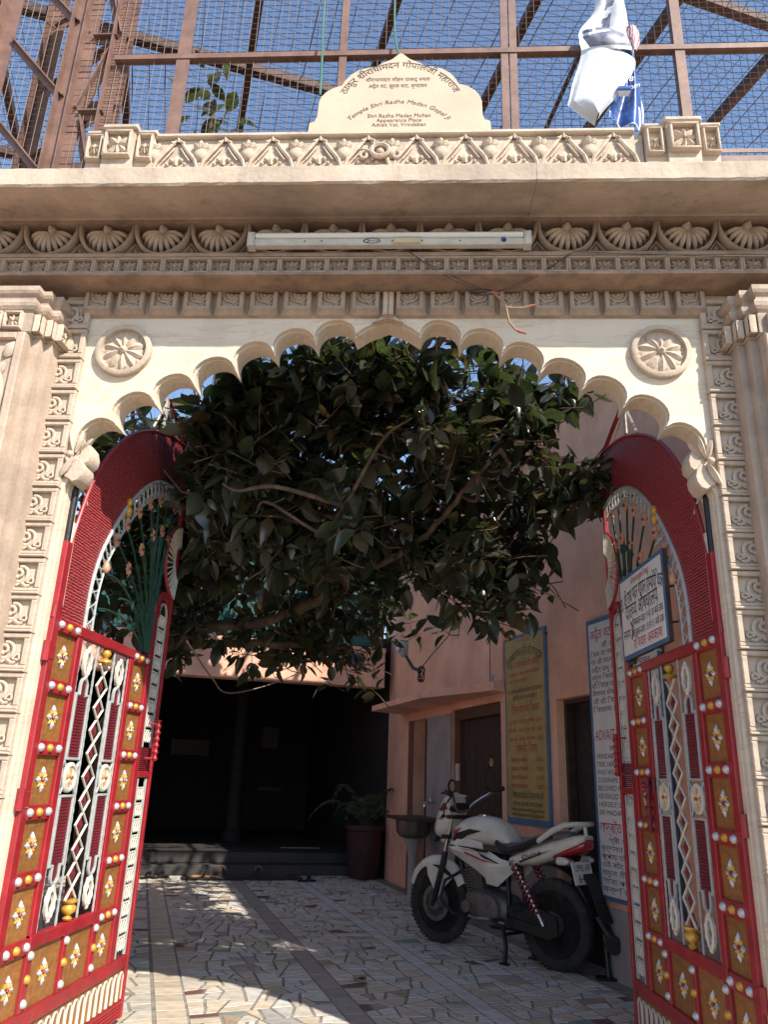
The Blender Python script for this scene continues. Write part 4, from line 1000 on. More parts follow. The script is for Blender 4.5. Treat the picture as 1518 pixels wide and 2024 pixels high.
def bz(py):
    for (a, za), (b, zb) in zip(BZ[:-1], BZ[1:]):
        if py <= b: return za+(zb-za)*(py-a)/(b-a)
    return BZ[-1][1]
def cloth(name, rows, fold, mats, mi_fn=None, nu=26, nv=30):
    V = []; F = []
    for j in range(nv+1):
        t = j/nv*(len(rows)-1); i = min(int(t), len(rows)-2); f = t-i
        py, l, r = (rows[i][q]*(1-f)+rows[i+1][q]*f for q in range(3))
        for k in range(nu+1):
            u = k/nu; d = fold(u, j/nv); V.append((bx(l+(r-l)*u, py)+d[0], BY+d[1], bz(py)+d[2]))
    for j in range(nv):
        for k in range(nu): a = j*(nu+1)+k; F.append((a, a+1, a+nu+2, a+nu+1))
    me = bpy.data.meshes.new(name); me.from_pydata(V, [], F)
    for m in mats: me.materials.append(m)
    if mi_fn:
        for j in range(nv):
            for k in range(nu): me.polygons[j*nu+k].material_index = mi_fn((k+.5)/nu, (j+.5)/nv)
    me.polygons.foreach_set('use_smooth', [True]*len(F)); me.update(); return obj(name, me, bn)
cloth('blue_sheet', [(70, 1232, 1258), (95, 1238, 1264), (120, 1240, 1268), (145, 1234, 1273), (170, 1224, 1280), (200, 1213, 1287), (220, 1210, 1290), (229, 1222, 1287)],
      lambda u, v: (0.0, 0.012-0.030*math.sin(3.1*PI*u+2.0*v)*(0.25+0.75*v), 0.020*math.sin(5.5*u+0.6)*v**3), [VINYLBLUE, VINYLWHITE], lambda u, v: 1 if (v > 0.95 or (0.74+0.08*v < u < 0.84+0.05*v and v > 0.66)) else 0)
cloth('upper_sheet', [(-40, 1182, 1232), (0, 1177, 1236), (20, 1166, 1243), (40, 1155, 1252), (60, 1147, 1261), (78, 1146, 1262), (90, 1152, 1248)],
      lambda u, v: (0.006*math.sin(9*v), -0.030*math.sin(PI*u)-0.028*math.sin(8.5*u+3.5*v)*(0.3+0.7*v)-0.02*math.sin(3*u-5*v), 0.016*math.sin(9*u+1)*v**2), [VINYLWHITE, VINYLNAVY],
      lambda u, v: 1 if (0.30+0.25*v < u < 0.62-0.10*v and 0.10 < v < 0.55 and not 0.30 < v+0.2*u < 0.42) else 0)
cloth('folded_sheet', [(60, 1152, 1212), (70, 1149, 1226), (82, 1150, 1238), (92, 1160, 1246), (100, 1172, 1252)],
      lambda u, v: (0, -0.055-0.030*math.sin(PI*u)-0.022*math.sin(PI*v), -0.022*math.sin(PI*u)), [VINYLNAVY, VINYLWHITE], lambda u, v: 1 if (v > 0.86 or (0.34 < v+0.25*u < 0.46 and u < 0.7)) else 0)
cloth('white_sheet', [(94, 1150, 1250), (104, 1148, 1256), (120, 1145, 1257), (140, 1140, 1252), (160, 1134, 1240), (180, 1128, 1227), (196, 1123, 1214), (207, 1142, 1204), (219, 1166, 1195), (230, 1184, 1188)],
      lambda u, v: (0.004*math.sin(12*v), -0.040-0.045*math.sin(PI*u)*(1-0.45*v)-0.016*math.sin(6*u+5*v)*(0.2+0.8*v)+0.03*(u < 0.08)*v, 0.010*math.sin(8*u)*v**2-0.045*u*(1-v)**2), [VINYLWHITE])
cloth('curled_hem', [(170, 1226, 1242), (177, 1222, 1248), (184, 1222, 1250), (190, 1226, 1246)], lambda u, v: (0, -0.05-0.03*math.sin(PI*v), 0), [VINYLBLUE, VINYLWHITE], lambda u, v: 1 if v > 0.7 else 0, 8, 8)
cloth('red_patch', [(50, 1240, 1262), (65, 1242, 1268), (80, 1246, 1268), (96, 1252, 1262)], lambda u, v: (0, -0.035-0.015*math.sin(PI*u), 0), [mat('faded red print', (0.36, 0.10, 0.10), 0.5), VINYLWHITE], lambda u, v: 1 if ((u*5+v*2) % 1) < 0.35 else 0, 14, 10)
cloth('torn_strip', [(52, 1168, 1174), (62, 1164, 1172), (74, 1164, 1173), (86, 1167, 1171)], lambda u, v: (0.004*math.sin(8*v), -0.115-0.006*v, 0), [VINYLWHITE], None, 4, 8)
lettering(bn, '8', bx(1250, 150), bz(158), 0.048, VINYLWHITE, BY-0.045, name='print', slant=0.2); lettering(bn, 'com', bx(1255, 168), bz(173), 0.050, VINYLWHITE, BY-0.045, width=0.075, name='print', shear=0.35)
# cables from above
for pts in ([(-0.435, 0.02, 6.0), (-0.425, -0.02, 5.40), (-0.40, -0.10, 5.0), (-0.385, -0.155, 4.70)], [(-0.03, 0.02, 6.0), (-0.02, -0.02, 5.32), (0.02, -0.10, 5.02), (0.045, -0.15, 4.90)]):
    c_ = obj('cable', MB().tube(arc_pts(pts, 5), 0.0065, 6).mesh('cable', CABLE, 60), None, (0, 0, DZ))
    tag(c_, 'green cable running down from the cage to the left shoulder of the plaque' if pts[0][0] < -0.2 else 'green cable ending behind the pointed top of the plaque', 'cable', 'cables above the plaque')
# young fig shoot behind the parapet is built with the tree
# ------------------------------------------------------------------ courtyard floor of broken marble
def clip(poly, n, d, keep):
    out = []
    for i in range(len(poly)):
        a, b = poly[i], poly[(i+1) % len(poly)]; da = (a[0]*n[0]+a[1]*n[1]-d)*keep; db = (b[0]*n[0]+b[1]*n[1]-d)*keep
        if da >= 0: out.append(a)
        if da*db < 0: t = da/(da-db); out.append((a[0]+(b[0]-a[0])*t, a[1]+(b[1]-a[1])*t))
    return out
def area(p): return 0.5*abs(sum(p[i][0]*p[(i+1) % len(p)][1]-p[(i+1) % len(p)][0]*p[i][1] for i in range(len(p))))
def shrink(poly, g):
    for i in range(len(poly)):
        pass
    c = (sum(p[0] for p in poly)/len(poly), sum(p[1] for p in poly)/len(poly)); out = list(poly)
    for i in range(len(poly)):
        a, b = poly[i], poly[(i+1) % len(poly)]; t = (b[0]-a[0], b[1]-a[1]); L = math.hypot(*t)
        if L < 1e-6: continue
        n = (-t[1]/L, t[0]/L); d = n[0]*a[0]+n[1]*a[1]; s = 1 if n[0]*c[0]+n[1]*c[1]-d > 0 else -1
        out = clip(out, n, d+s*g, s)
        if len(out) < 3: return []
    return out
rnd = random.Random(21)
def crazy(poly, amin, amax, out):
    a = area(poly)
    if len(poly) < 3 or a < 0.0012: return
    lim = amin*(amax/amin)**(rnd.random()**1.3)
    if a < lim: out.append(poly); return
    xs = [p[0] for p in poly]; ys = [p[1] for p in poly]; w = max(xs)-min(xs); h = max(ys)-min(ys)
    c = (sum(xs)/len(xs)+rnd.uniform(-.12, .12)*w, sum(ys)/len(ys)+rnd.uniform(-.12, .12)*h)
    ang = (0 if w > h else PI/2)+rnd.choice((-1, 1))*rnd.uniform(0.0, 0.42)
    n = (math.cos(ang), math.sin(ang)); d = n[0]*c[0]+n[1]*c[1]
    crazy(clip(poly, n, d, 1), amin, amax, out); crazy(clip(poly, n, d, -1), amin, amax, out)
A2 = Vector((1.574, 2.587))                       # foot of the side wall; local X = into the wall, Y = away from the street
def FW_(X, Y): return (A2.x+nC.x*X+dC.x*Y, A2.y+nC.y*X+dC.y*Y)
BEDS = MB(); 
tiles = []                                        # (polygon, colour class)
def rect(x0, x1, y0, y1): return [(x0, y0), (x1, y0), (x1, y1), (x0, y1)]
YN, YF = -3.4, 6.55
for x0, x1 in ((-1.80, -1.12), (-1.00, -0.005), (-2.80, -1.935), (-5.2, -2.985)):
    o_ = []; crazy(rect(x0, x1, YN, YF), 0.014, 0.042, o_); tiles += [(p, None) for p in o_]
y = YN
while y < YF:
    L = rnd.uniform(0.28, 0.6); tiles.append((rect(-1.935, -1.80, y, min(y+L, YF)), 'strip')); y += L
y = YN
while y < YF:
    L = rnd.uniform(0.2, 0.4); tiles.append((rect(-1.12, -1.00, y, min(y+L, YF)), 'pale')); y += L
y = YN
while y < YF:
    L = rnd.uniform(0.14, 0.24); tiles.append((rect(-2.975, -2.80, y, min(y+L, YF)), 'cream')); y += L
TM = {}
for nm, c, s in (('cream', (0.58, 0.50, 0.385), 0.35), ('ivory', (0.62, 0.57, 0.48), 0.35), ('white', (0.59, 0.58, 0.54), 0.25), ('buff', (0.42, 0.31, 0.22), 0.35), ('grey', (0.38, 0.37, 0.345), 0.3), ('sage', (0.24, 0.29, 0.26), 0.3), ('plum', (0.17, 0.085, 0.085), 0.3), ('strip', (0.36, 0.32, 0.285), 0.35)):
    TM[nm] = mat(nm+' marble', c, 0.42, var=0.14, scale=9, bump=0.05, stain=s, stain_col=(0.20, 0.17, 0.14), rnd=0.14)
TM['pale'] = TM['white']
def pick(): return rnd.choices(['cream', 'ivory', 'white', 'buff', 'grey', 'sage', 'plum'], [34, 31, 17, 5, 8, 2.5, 2.5])[0]
floor = thing('courtyard_floor', '', '', (0, 0, 0)); del floor['label']; del floor['category']; floor['kind'] = 'structure'
bed = MB(); bed.add([(*FW_(*p), 0.0) for p in rect(-5.6, 0.6, YN, 7.0)], [(0, 1, 2, 3)])
part('floor_bed', bed, GROUT, floor)
T = []
for p, c in tiles:
    q = shrink(p, 0.0095 if c is None else 0.006)
    if len(q) < 3 or area(q) < 0.0032: continue
    w = [FW_(*t) for t in q]; cx_ = sum(t[0] for t in w)/len(w); cy_ = sum(t[1] for t in w)/len(w)
    if cy_ < 0.15: continue
    T.append((w, c or pick(), cx_, cy_))
def seen(t):
    dx, dy = t[2]-CAM.x, t[3]-CAM.y
    return t[3] > 1.3 and -0.40 < dx/dy < 0.33
vis = sorted([t for t in T if seen(t)], key=lambda t: (t[3]-CAM.y)); near = vis[:296]; ids = set(id(t) for t in near)
rest = {}
def tile_mb(b, w, cx_, cy_, mi=0):
    n = len(w); h = 0.0022; hz = [h+rnd.uniform(-.0006, .0006) for _ in range(1)][0]
    tx, ty_ = rnd.uniform(-.003, .003), rnd.uniform(-.003, .003)
    top = [(x, y, hz+(x-cx_)*tx+(y-cy_)*ty_) for x, y in w]
    ins = [(cx_+(x-cx_)*0.985, cy_+(y-cy_)*0.985, z+0.0006) for x, y, z in top]
    v = [(x, y, -0.001) for x, y in w]+top+ins
    f = [(i, (i+1) % n, n+(i+1) % n, n+i) for i in range(n)]+[(n+i, n+(i+1) % n, 2*n+(i+1) % n, 2*n+i) for i in range(n)]+[tuple(2*n+i for i in range(n))]
    b.add(v, f, mi)
keys = list(dict.fromkeys(TM)); 
for t in T:
    if id(t) in ids:
        b = MB(); w = [(x-t[2], y-t[3]) for x, y in t[0]]; tile_mb(b, w, 0, 0); obj('paving_stone', b.mesh('paving_stone', TM[t[1]], recalc=False), floor, (t[2], t[3], 0.0))
    else:
        tile_mb(rest.setdefault('m', MB()), t[0], t[2], t[3], keys.index(t[1]))
o = obj('distant_paving', rest['m'].mesh('distant_paving', [TM[k] for k in keys], recalc=False), floor); o['kind'] = 'stuff'

# ------------------------------------------------------------------ side building: pink wall on the right  (local x = -s, y into the wall)
phi = math.atan2(-dC.y, -dC.x)
SWL = (1.643, 2.876, -0.062); WS = (1.05, 1.05, 1.05)
sb = thing('side_building', 'pink plastered building along the right of the courtyard with dark doorways', 'building', SWL, (0, 0, phi), scale=WS)
SE = 5.9; H = 4.40
def wallbox(n, s1, s0, z0, z1, y0=0.0, y1=0.22, m=PINK): return part(n, MB().box(-s1, -s0, y0, y1, z0, z1), m, sb)
cols = [(-2.7, 0.30), (0.84, 1.95), (3.22, 4.03), (4.52, SE)]
for a, b_ in cols: wallbox('wall', b_, a, 0.0, H)
wallbox('wall', 0.84, 0.30, 1.945, H); wallbox('wall', 3.22, 1.95, 2.03, H); wallbox('wall', 4.52, 4.03, 2.0, H)
part('roof_slab', MB().box(-SE, 2.7, 0.02, 3.2, H, H+0.12), PINK, sb); part('back_wall', MB().box(-SE, 2.7, 3.0, 3.2, 0, H), PINK, sb)
part('end_wall', MB().box(2.5, 2.7, 0.22, 3.0, 0, H), PINK, sb)
# doorway beside the boards
part('door', MB().box(-0.838, -0.302, 0.13, 0.16, 0.0, 1.943), mat('net covered dark door', (0.030, 0.022, 0.018), 0.8, var=0.3, scale=20), sb)
part('door_frame', MB().cbox(-0.839, -0.805, 0.05, 0.12, 0, 1.944, 0.004).cbox(-0.805, -0.301, 0.05, 0.12, 1.91, 1.944, 0.004), DARKWOOD, sb)
part('reveal_trim', MB().box(-0.93, -0.841, -0.018, -0.0015, 0, 2.0).box(-0.841, -0.30, -0.018, -0.0015, 1.948, 2.0), PINK, sb)
# slatted shutter door under the ledge
sd = part('shutter_door', MB().box(-3.218, -1.952, 0.10, 0.14, 0, 2.028), DARKWOOD, sb)
for k in range(18): part('slat', MB().cbox(-3.06+0.06*k, -3.018+0.06*k, 0.086, 0.099, 0.75, 1.90, 0.004), DARKWOOD, sd)
part('door_frame', MB().cbox(-3.218, -3.08, 0.03, 0.099, 0, 2.028, 0.006), mat('brown door frame', (0.10, 0.045, 0.025), 0.6), sd); part('door_frame', MB().cbox(-3.08, -1.952, 0.03, 0.085, 1.92, 2.028, 0.006), MATS['brown door frame'], sd)
part('switch_box', MB().cbox(-3.12, -3.06, 0.0, 0.029, 1.30, 1.47, 0.006), FITTING, sd)
# washed wall piece and narrow doorway
part('washed_panel', MB().box(-3.99, -3.225, -0.012, -0.0015, 0, 2.0), WASHED, sb)
part('narrow_door', MB().box(-4.518, -4.032, 0.15, 0.18, 0, 1.998), DARKWOOD, sb); part('door_frame', MB().cbox(-4.70, -4.522, -0.012, -0.001, 0, 2.0, 0.003), mat('dull brown paint', (0.16, 0.075, 0.055), 0.8), sb)
part('dado', MB().box(-1.98, -0.932, -0.012, -0.0015, 0.0, 0.86), WASHED, sb); part('dado', MB().box(-0.298, 2.4, -0.010, -0.0015, 0.0, 0.50), WASHED, sb)
lg = MB(); lg.prism([(-5.35, 2.10), (-5.30, 2.085), (-1.80, 2.085), (-1.80, 2.20), (-5.35, 2.20)], -0.42, -0.001)
lg = MB(); lg.loft([[(-4.95, -0.001, 2.10), (-4.95, -0.44, 2.12), (-4.95, -0.44, 2.185), (-4.95, -0.001, 2.22)], [(-3.0, -0.001, 2.10), (-3.0, -0.44, 2.12), (-3.0, -0.44, 2.185), (-3.0, -0.001, 2.22)], [(-2.0, -0.001, 2.10), (-2.0, -0.17, 2.11), (-2.0, -0.17, 2.195), (-2.0, -0.001, 2.22)], [(-1.82, -0.001, 2.10), (-1.82, -0.13, 2.11), (-1.82, -0.13, 2.19), (-1.82, -0.001, 2.22)]])
part('ledge', lg, PINK, sb)
part('conduit', MB().tube([(-1.86, -0.012, 3.6), (-1.86, -0.012, 2.75), (-1.88, -0.012, 2.22)], 0.008, 6), PINK, sb)
part('drip_pipe', MB().tube([(-2.10, -0.03, 3.1), (-2.12, -0.03, 2.2)], 0.005, 5), DARKWIRE, sb); part('socket', MB().cbox(-2.15, -2.10, -0.03, -0.001, 2.22, 2.30, 0.006), FITTING, sb)
part('hook', MB().dome((-0.98, -0.004, 2.52), 0.012, 0.012), DARKWIRE, sb)
# upper storey edge so the wall reads as a building
part('parapet', MB().box(-SE, 2.7, -0.03, 0.18, H+0.121, H+0.16), PINK, sb)

# yellow rate board painted on the wall
yb = thing('rate_board', 'tall ochre price board with red and black Hindi lettering and blue edge on pink wall', 'notice board', SWL, (0, 0, phi), scale=WS)
part('border', MB().box(-1.800, -0.985, -0.022, -0.0015, 0.955, 2.585), BLUE, yb)
part('face', MB().box(-1.770, -1.015, -0.0245, -0.0225, 1.005, 2.555), SIGNYELLOW, yb)
yy = -0.0255; xc = -1.392
lettering(yb, 'श्री राधा मदन गोपालो विजयते', xc, 2.515, 0.03, REDINK, yy, width=0.25)
lettering(yb, 'श्री राधामदन गोपाल मन्दिर अद्वैत वट वृन्दावन', xc, 2.395-0.62, 0.105, INK, yy, width=0.70, arc=0.62)
lettering(yb, 'एक दिन की स्थाई भोग सेवा हेतु', xc, 2.285, 0.075, REDINK, yy, width=0.60)
for k, t in enumerate(('बाल भोग सेवा  500.00   राजभोग सेवा 2100.00', 'सायं भोग सेवा  250.00')):
    lettering(yb, t, xc-0.30, 2.215-0.062*k, 0.045, REDINK, yy, width=0.60 if k == 0 else 0.34, align='l')
for k, t in enumerate(('नोट - भक्त जन अपनी राशि जमा कराने पर रसीद अवश्य लें', 'उसी दिन से सेवा प्रारम्भ होती है')):
    lettering(yb, t, xc, 2.060-0.062*k, 0.052, INK, yy, width=0.66 if k == 0 else 0.48)
lettering(yb, 'दैनिक सेवा व्यय विवरण', xc, 1.880, 0.10, REDINK, yy, width=0.54)
for k in range(3): lettering(yb, ('फूल सेवा   50.00   धूप सेवा   30.00', 'दीप सेवा   100.00   वस्त्र सेवा   50.00', 'माला सेवा   50.00   भोग सेवा   50.00')[k], xc, 1.795-0.075*k, 0.046, REDINK, yy, width=0.64)
lettering(yb, 'विशेष सेवा विवरण', xc, 1.545, 0.10, REDINK, yy, width=0.42)
for k in range(4):
    lettering(yb, ('श्रीराधामदन फूल बंगला सेवा', 'श्रीराधामदन जू की पोशाक सेवा', 'श्री ठाकुर जी की शृंगार सेवा', 'श्री ठाकुर जी का महाभोग सेवा')[k], xc-0.30, 1.465-0.072*k, 0.05, REDINK, yy, width=0.32, align='l'); lettering(yb, '1100.00', xc+0.18, 1.465-0.072*k, 0.05, REDINK, yy, width=0.14, align='l')
lettering(yb, 'विशेष जानकारी के लिए सम्पर्क करें', xc, 1.165, 0.075, INK, yy, width=0.60)
lettering(yb, 'फोन 0565-2443005, 09412593465', xc, 1.105, 0.05, INK, yy, width=0.56)
lettering(yb, 'Email- gopaljimandir@gmail.com', xc, 1.063, 0.045, INK, yy, width=0.62)
lettering(yb, 'www.gopaljimandir.blogspot.in', xc, 1.022, 0.045, INK, yy, width=0.60)

# white history board
wb = thing('history_board', 'white blue edged wall board in Hindi, English and Bengali half hidden by the gate', 'notice board', SWL, (0, 0, phi), scale=WS)
part('border', MB().box(-0.285, 0.62, -0.034, -0.011, 0.545, 2.49), BLUE, wb)
part('face', MB().box(-0.250, 0.585, -0.0365, -0.0345, 0.575, 2.455), SIGNWHITE, wb)
yy = -0.0375
lettering(wb, 'अद्वैत वट का इतिहास', -0.235, 2.335, 0.10, REDINK, yy, width=0.70, align='l')
hl = ('श्री अद्वैताचार्य प्रभु ने', 'जिस तट पर यह वट वृक्ष है वहाँ', 'पर श्री मदन मोहन जी के दर्शन', 'अद्वैत प्रभु ने मथुरा से वृन्दावन', 'यमुना किनारे आकर तपस्या की', 'श्री विग्रह प्रतिष्ठित किया एवं', 'वैष्णव सेवा प्रारम्भ की गयी', 'जी श्री विग्रह को यहाँ लाये', 'विश्राम हेतु यात्री पधारें')
for k, t in enumerate(hl): lettering(wb, t, -0.235+(0.16 if k == 0 else 0), 2.262-0.058*k, 0.052, INK, yy, width=0.74 if k else 0.55, align='l')
lettering(wb, 'ADVAIT VAT HISTORY', -0.235, 1.600, 0.105, REDINK, yy, width=0.72, align='l', slant=0.15)
el = ('WE BOW DOWN TO SRI', 'VRINDABAN. "SRI ADVAIT DEV', 'TREE. HERE SRI RADHA MADAN', 'WAS WORSHIPED BY SRI SAN', 'GOSWAMI. THE SACRED VAT', 'BELOVED MANY THE SAINT', 'REVEALED IN THE SRI BOOK', 'HERSELF, SRI ADVAIT SAW', 'SRI MADAN GOPAL JI HERE')
for k, t in enumerate(el): lettering(wb, t, -0.235+(0.18 if k == 0 else 0), 1.525-0.054*k, 0.050, INK, yy, width=0.72 if k else 0.5, align='l', slant=0.15)
lettering(wb, 'অদ্বৈত বট ইতিহাস', -0.235, 0.978, 0.10, REDINK, yy, width=0.70, align='l')
bl_ = ('শ্রী অদ্বৈত প্রভু', 'বৃন্দাবন ধাম আসেন', 'কৃপায় তাঁর শ্রী মদন', 'এই বটে শ্রী মূর্তি', 'যমুনা তীরে প্রাপ্ত', 'সেবা করেন ভক্ত', 'মন্দির স্থাপন')
for k, t in enumerate(bl_): lettering(wb, t, -0.235+(0.1 if k == 0 else 0), 0.915-0.052*k, 0.046, INK, yy, width=0.66, align='l')

# washbasin, tap
ws = thing('washbasin', 'grey stone washbasin on a pedestal against the side wall behind the motorcycle', 'washbasin', SWL, (0, 0, phi), scale=WS)
bx = -3.72
part('counter', MB().cbox(bx-0.48, bx+0.45, -0.46, -0.016, 0.875, 0.905, 0.006), SLATE, ws)
part('bowl', MB().lathe([(0.10, 0.69), (0.17, 0.70), (0.215, 0.75), (0.225, 0.87), (0.205, 0.872), (0.20, 0.76), (0.0001, 0.72)], 20, (bx, -0.26, 0), 'z', squash=0.85), mat('dull steel', (0.16, 0.14, 0.12), 0.4, metal=0.6), ws, 50)
part('pedestal', MB().lathe([(0.11, 0.0), (0.10, 0.04), (0.055, 0.10), (0.050, 0.50), (0.075, 0.62), (0.11, 0.69)], 14, (bx, -0.26, 0), 'z'), WASHED, ws, 50)
part('tap', MB().tube([(bx, -0.013, 1.06), (bx, -0.10, 1.06), (bx, -0.13, 1.045), (bx, -0.135, 1.01)], 0.014, 8).lathe([(0.014, 1.06), (0.010, 1.09), (0.024, 1.095), (0.024, 1.105), (0.0001, 1.11)], 10, (bx, -0.06, 0), 'z'), CHROME, ws, 50)

# hanging flood lamp with coiled cable, wires on the wall
fl_ = thing('hanging_lamp', 'small hooded lamp with a tangle of black cable hanging off the pink wall', 'lamp', SWL, (0, 0, phi), scale=WS)
part('hood', MB().lathe([(0.03, 0.0), (0.055, 0.03), (0.06, 0.16), (0.052, 0.19)], 12, (-3.72, -0.42, 2.66), 'z'), GREY, fl_, 50, rot=(0, 0, 0))
part('bulb', MB().dome((0, 0, 0), 0.04, 0.03, n=12), LENS, fl_, 60, loc=(-3.72, -0.485, 2.74))
lo = MB(); r5 = random.Random(5)
for k in range(4): lo.tube([(-3.42+r5.uniform(-.02, .02)+0.075*math.cos(2*PI*i/18+k), -0.30+0.02*math.sin(i+k), 2.43+0.085*math.sin(2*PI*i/18+k)) for i in range(18)], 0.006, 5, closed=True)
lo.tube([(-3.68, -0.40, 2.66), (-3.60, -0.34, 2.52), (-3.46, -0.30, 2.47)], 0.02, 6); lo.tube([(-3.42, -0.3, 2.5), (-3.30, -0.2, 2.66), (-3.22, -0.05, 2.85), (-3.0, -0.02, 3.1)], 0.006, 5)
part('cable_coil', lo, DARKWIRE, fl_)
wl = thing('wall_bulb', 'bare bulb and frayed wires fixed on the pink wall above the price board', 'bulb', SWL, (0, 0, phi), scale=WS)
part('holder', MB().lathe([(0.02, 0.0), (0.02, 0.05), (0.03, 0.06), (0.03, 0.075)], 12, (-1.62, 0.0, 2.83), 'y'), PINK, wl, 50)
part('bulb', MB().lathe([(0.012, 0.0), (0.026, 0.04), (0.028, 0.06), (0.018, 0.085), (0.0001, 0.09)], 12, (-1.70, -0.05, 2.80), 'x'), LENS, wl, 60)
part('wire', MB().tube(arc_pts([(-1.60, -0.02, 2.86), (-1.57, -0.02, 2.75), (-1.66, -0.02, 2.68), (-1.80, -0.015, 2.66), (-1.86, -0.012, 2.5), (-1.85, -0.012, 2.1)], 5), 0.006, 5), PINK, wl, 60)

# ------------------------------------------------------------------ hall at the back
KX, KY = FW_(0, SE)
hb = thing('temple_hall', 'pink fronted hall with a wide dark opening at the back of the courtyard', 'building', (KX, KY, 0), (0, 0, math.atan2(nC.y, nC.x)))
LW, OP = -5.2, -4.6
part('lintel_wall', MB().box(OP, -0.002, 0.0, 0.25, 2.54, 3.10), PINK, hb); part('wall', MB().box(LW, OP, 0.0, 0.25, 0, 3.10), PINK, hb)
part('cornice', MB().box(LW, -0.002, -0.03, -0.001, 3.02, 3.10), PINK, hb)
part('soffit_band', MB().box(OP, -0.002, -0.02, -0.001, 2.54, 2.565), PINK, hb)
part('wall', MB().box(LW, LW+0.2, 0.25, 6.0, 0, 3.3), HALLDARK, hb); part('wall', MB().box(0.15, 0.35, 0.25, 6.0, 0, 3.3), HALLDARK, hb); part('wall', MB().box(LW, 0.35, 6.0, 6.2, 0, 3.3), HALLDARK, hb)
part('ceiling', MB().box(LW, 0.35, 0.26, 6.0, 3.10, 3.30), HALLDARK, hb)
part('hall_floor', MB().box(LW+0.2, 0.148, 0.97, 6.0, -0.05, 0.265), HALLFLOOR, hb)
part('step', MB().cbox(LW+0.2, -0.10, 0.66, 0.965, 0.0, 0.13, 0.01), HALLFLOOR, hb); part('step', MB().cbox(LW+0.2, -0.10, 0.93, 0.969, 0.132, 0.268, 0.006), HALLFLOOR, hb)
for w in (-1.66, -3.4): part('pillar', MB().lathe([(0.17, 0.265), (0.17, 0.40), (0.12, 0.44), (0.11, 2.8), (0.18, 3.0), (0.18, 3.099)], 16, (w, 3.0, 0), 'z'), HALLDARK, hb, 40)
part('floor_strip', MB().box(-1.05, -0.45, 1.7, 1.73, 0.2655, 0.275), mat('steel threshold', (0.45, 0.43, 0.4), 0.4, metal=0.4), hb)
for w, z, a, c in ((-2.55, 1.66, 0.28, 0.11), (-1.35, 1.85, 0.12, 0.16), (-1.3, 1.1, 0.18, 0.03)):
    pf = thing('wall_plaque', {0.28: 'pale plaque deep in the dark hall left of the pillar', 0.12: 'small upright notice deep inside the dark hall', 0.18: 'thin pale shelf edge low inside the dark hall'}[a], 'plaque', (KX+nC.x*w+dC.x*1.6, KY+nC.y*w+dC.y*1.6, z), (0, 0, math.atan2(nC.y, nC.x)))
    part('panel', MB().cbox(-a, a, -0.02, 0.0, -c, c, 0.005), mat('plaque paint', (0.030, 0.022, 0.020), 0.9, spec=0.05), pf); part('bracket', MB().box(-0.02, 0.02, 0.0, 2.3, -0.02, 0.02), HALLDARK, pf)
# glazed green gallery above the lintel, with frames
gal = thing('gallery_screen', 'green tinted gallery screen above the pink lintel behind the tree', 'screen', (KX, KY, 3.10), (0, 0, math.atan2(nC.y, nC.x)))
for k in range(7): part('pane', MB().box(-5.15+0.735*k, -5.15+0.735*k+0.70, 0.10, 0.115, 0.03, 1.25), TEAL, gal)
for k in range(8): part('mullion', MB().cbox(-5.185+0.735*k, -5.152+0.735*k, 0.08, 0.14, 0.0, 1.30, 0.004), DARKWIRE, gal)
part('rail', MB().cbox(-5.2, 0.0, 0.07, 0.15, 0.0, 0.03, 0.004), DARKWIRE, gal); part('rail', MB().cbox(-5.2, 0.0, 0.07, 0.15, 1.255, 1.30, 0.004), DARKWIRE, gal)
# left boundary of the courtyard
lwall = thing('boundary_wall', 'pink boundary wall closing the left side of the courtyard', 'wall', (KX+nC.x*LW, KY+nC.y*LW, 0), (0, 0, math.atan2(-dC.y, -dC.x)))
part('wall', MB().box(0.0, 8.6, -0.2, 0.0, 0, 2.5), PINK, lwall); part('coping', MB().box(0.0, 8.6, -0.23, 0.03, 2.501, 2.56), PINK, lwall)

# mats, footwear, potted palm
def on_step(w, y, z): y += 0.78; return (KX+nC.x*w+dC.x*y, KY+nC.y*w+dC.y*y, z)
mo_ = thing('doormat', 'dark brown doormat at the foot of the hall step', 'doormat', on_step(-1.75, -0.55, 0.006), (0, 0, rad(19)))
part('pile', MB().cbox(-0.80, 0.75, -0.13, 0.16, 0.0, 0.022, 0.006), MATBROWN, mo_)
m2 = thing('floor_mat', 'long dark mat lying on the top step of the hall', 'mat', on_step(-2.3, 0.46, 0.266), (0, 0, rad(19)))
part('pile', MB().cbox(-1.2, 1.0, -0.22, 0.18, 0.0, 0.014, 0.005), MATBROWN, m2)
def slipper(label, w, y, z, rz, m, m2_, grp='footwear left by the hall step', tilt=0.0):
    t = thing('slipper', label, 'slipper', on_step(w, y, z), (0, tilt, rz), grp)
    sole = [(-0.13, -0.030), (-0.125, 0.0), (-0.10, 0.035), (-0.02, 0.033), (0.06, 0.047), (0.115, 0.038), (0.135, 0.0), (0.115, -0.040), (0.06, -0.044), (-0.02, -0.032), (-0.10, -0.034)]
    b = MB(); b.loft([[(x, y_, 0.0) for x, y_ in sole], [(x, y_, 0.018) for x, y_ in sole]]); part('sole', b, m, t)
    part('strap', MB().tube([(0.02, -0.044, 0.015), (0.035, -0.03, 0.05), (0.05, 0.0, 0.062), (0.035, 0.03, 0.05), (0.02, 0.044, 0.015)], 0.012, 6, flat=1.8), m2_, t, 50)
slipper('black slipper lying left of the doormat, leftmost of its pair', -2.98, -0.46, 0.008, 1.2, BLACK, BLACK); slipper('black slipper left of the doormat, beside its partner nearer the mat', -2.82, -0.44, 0.008, 1.0, BLACK, BLACK)
slipper('tan soled slipper catching a sunspot at the left end of the doormat', -2.30, -0.52, 0.030, 0.2, mat('tan leather', (0.40, 0.22, 0.09), 0.6), DARKWOOD)
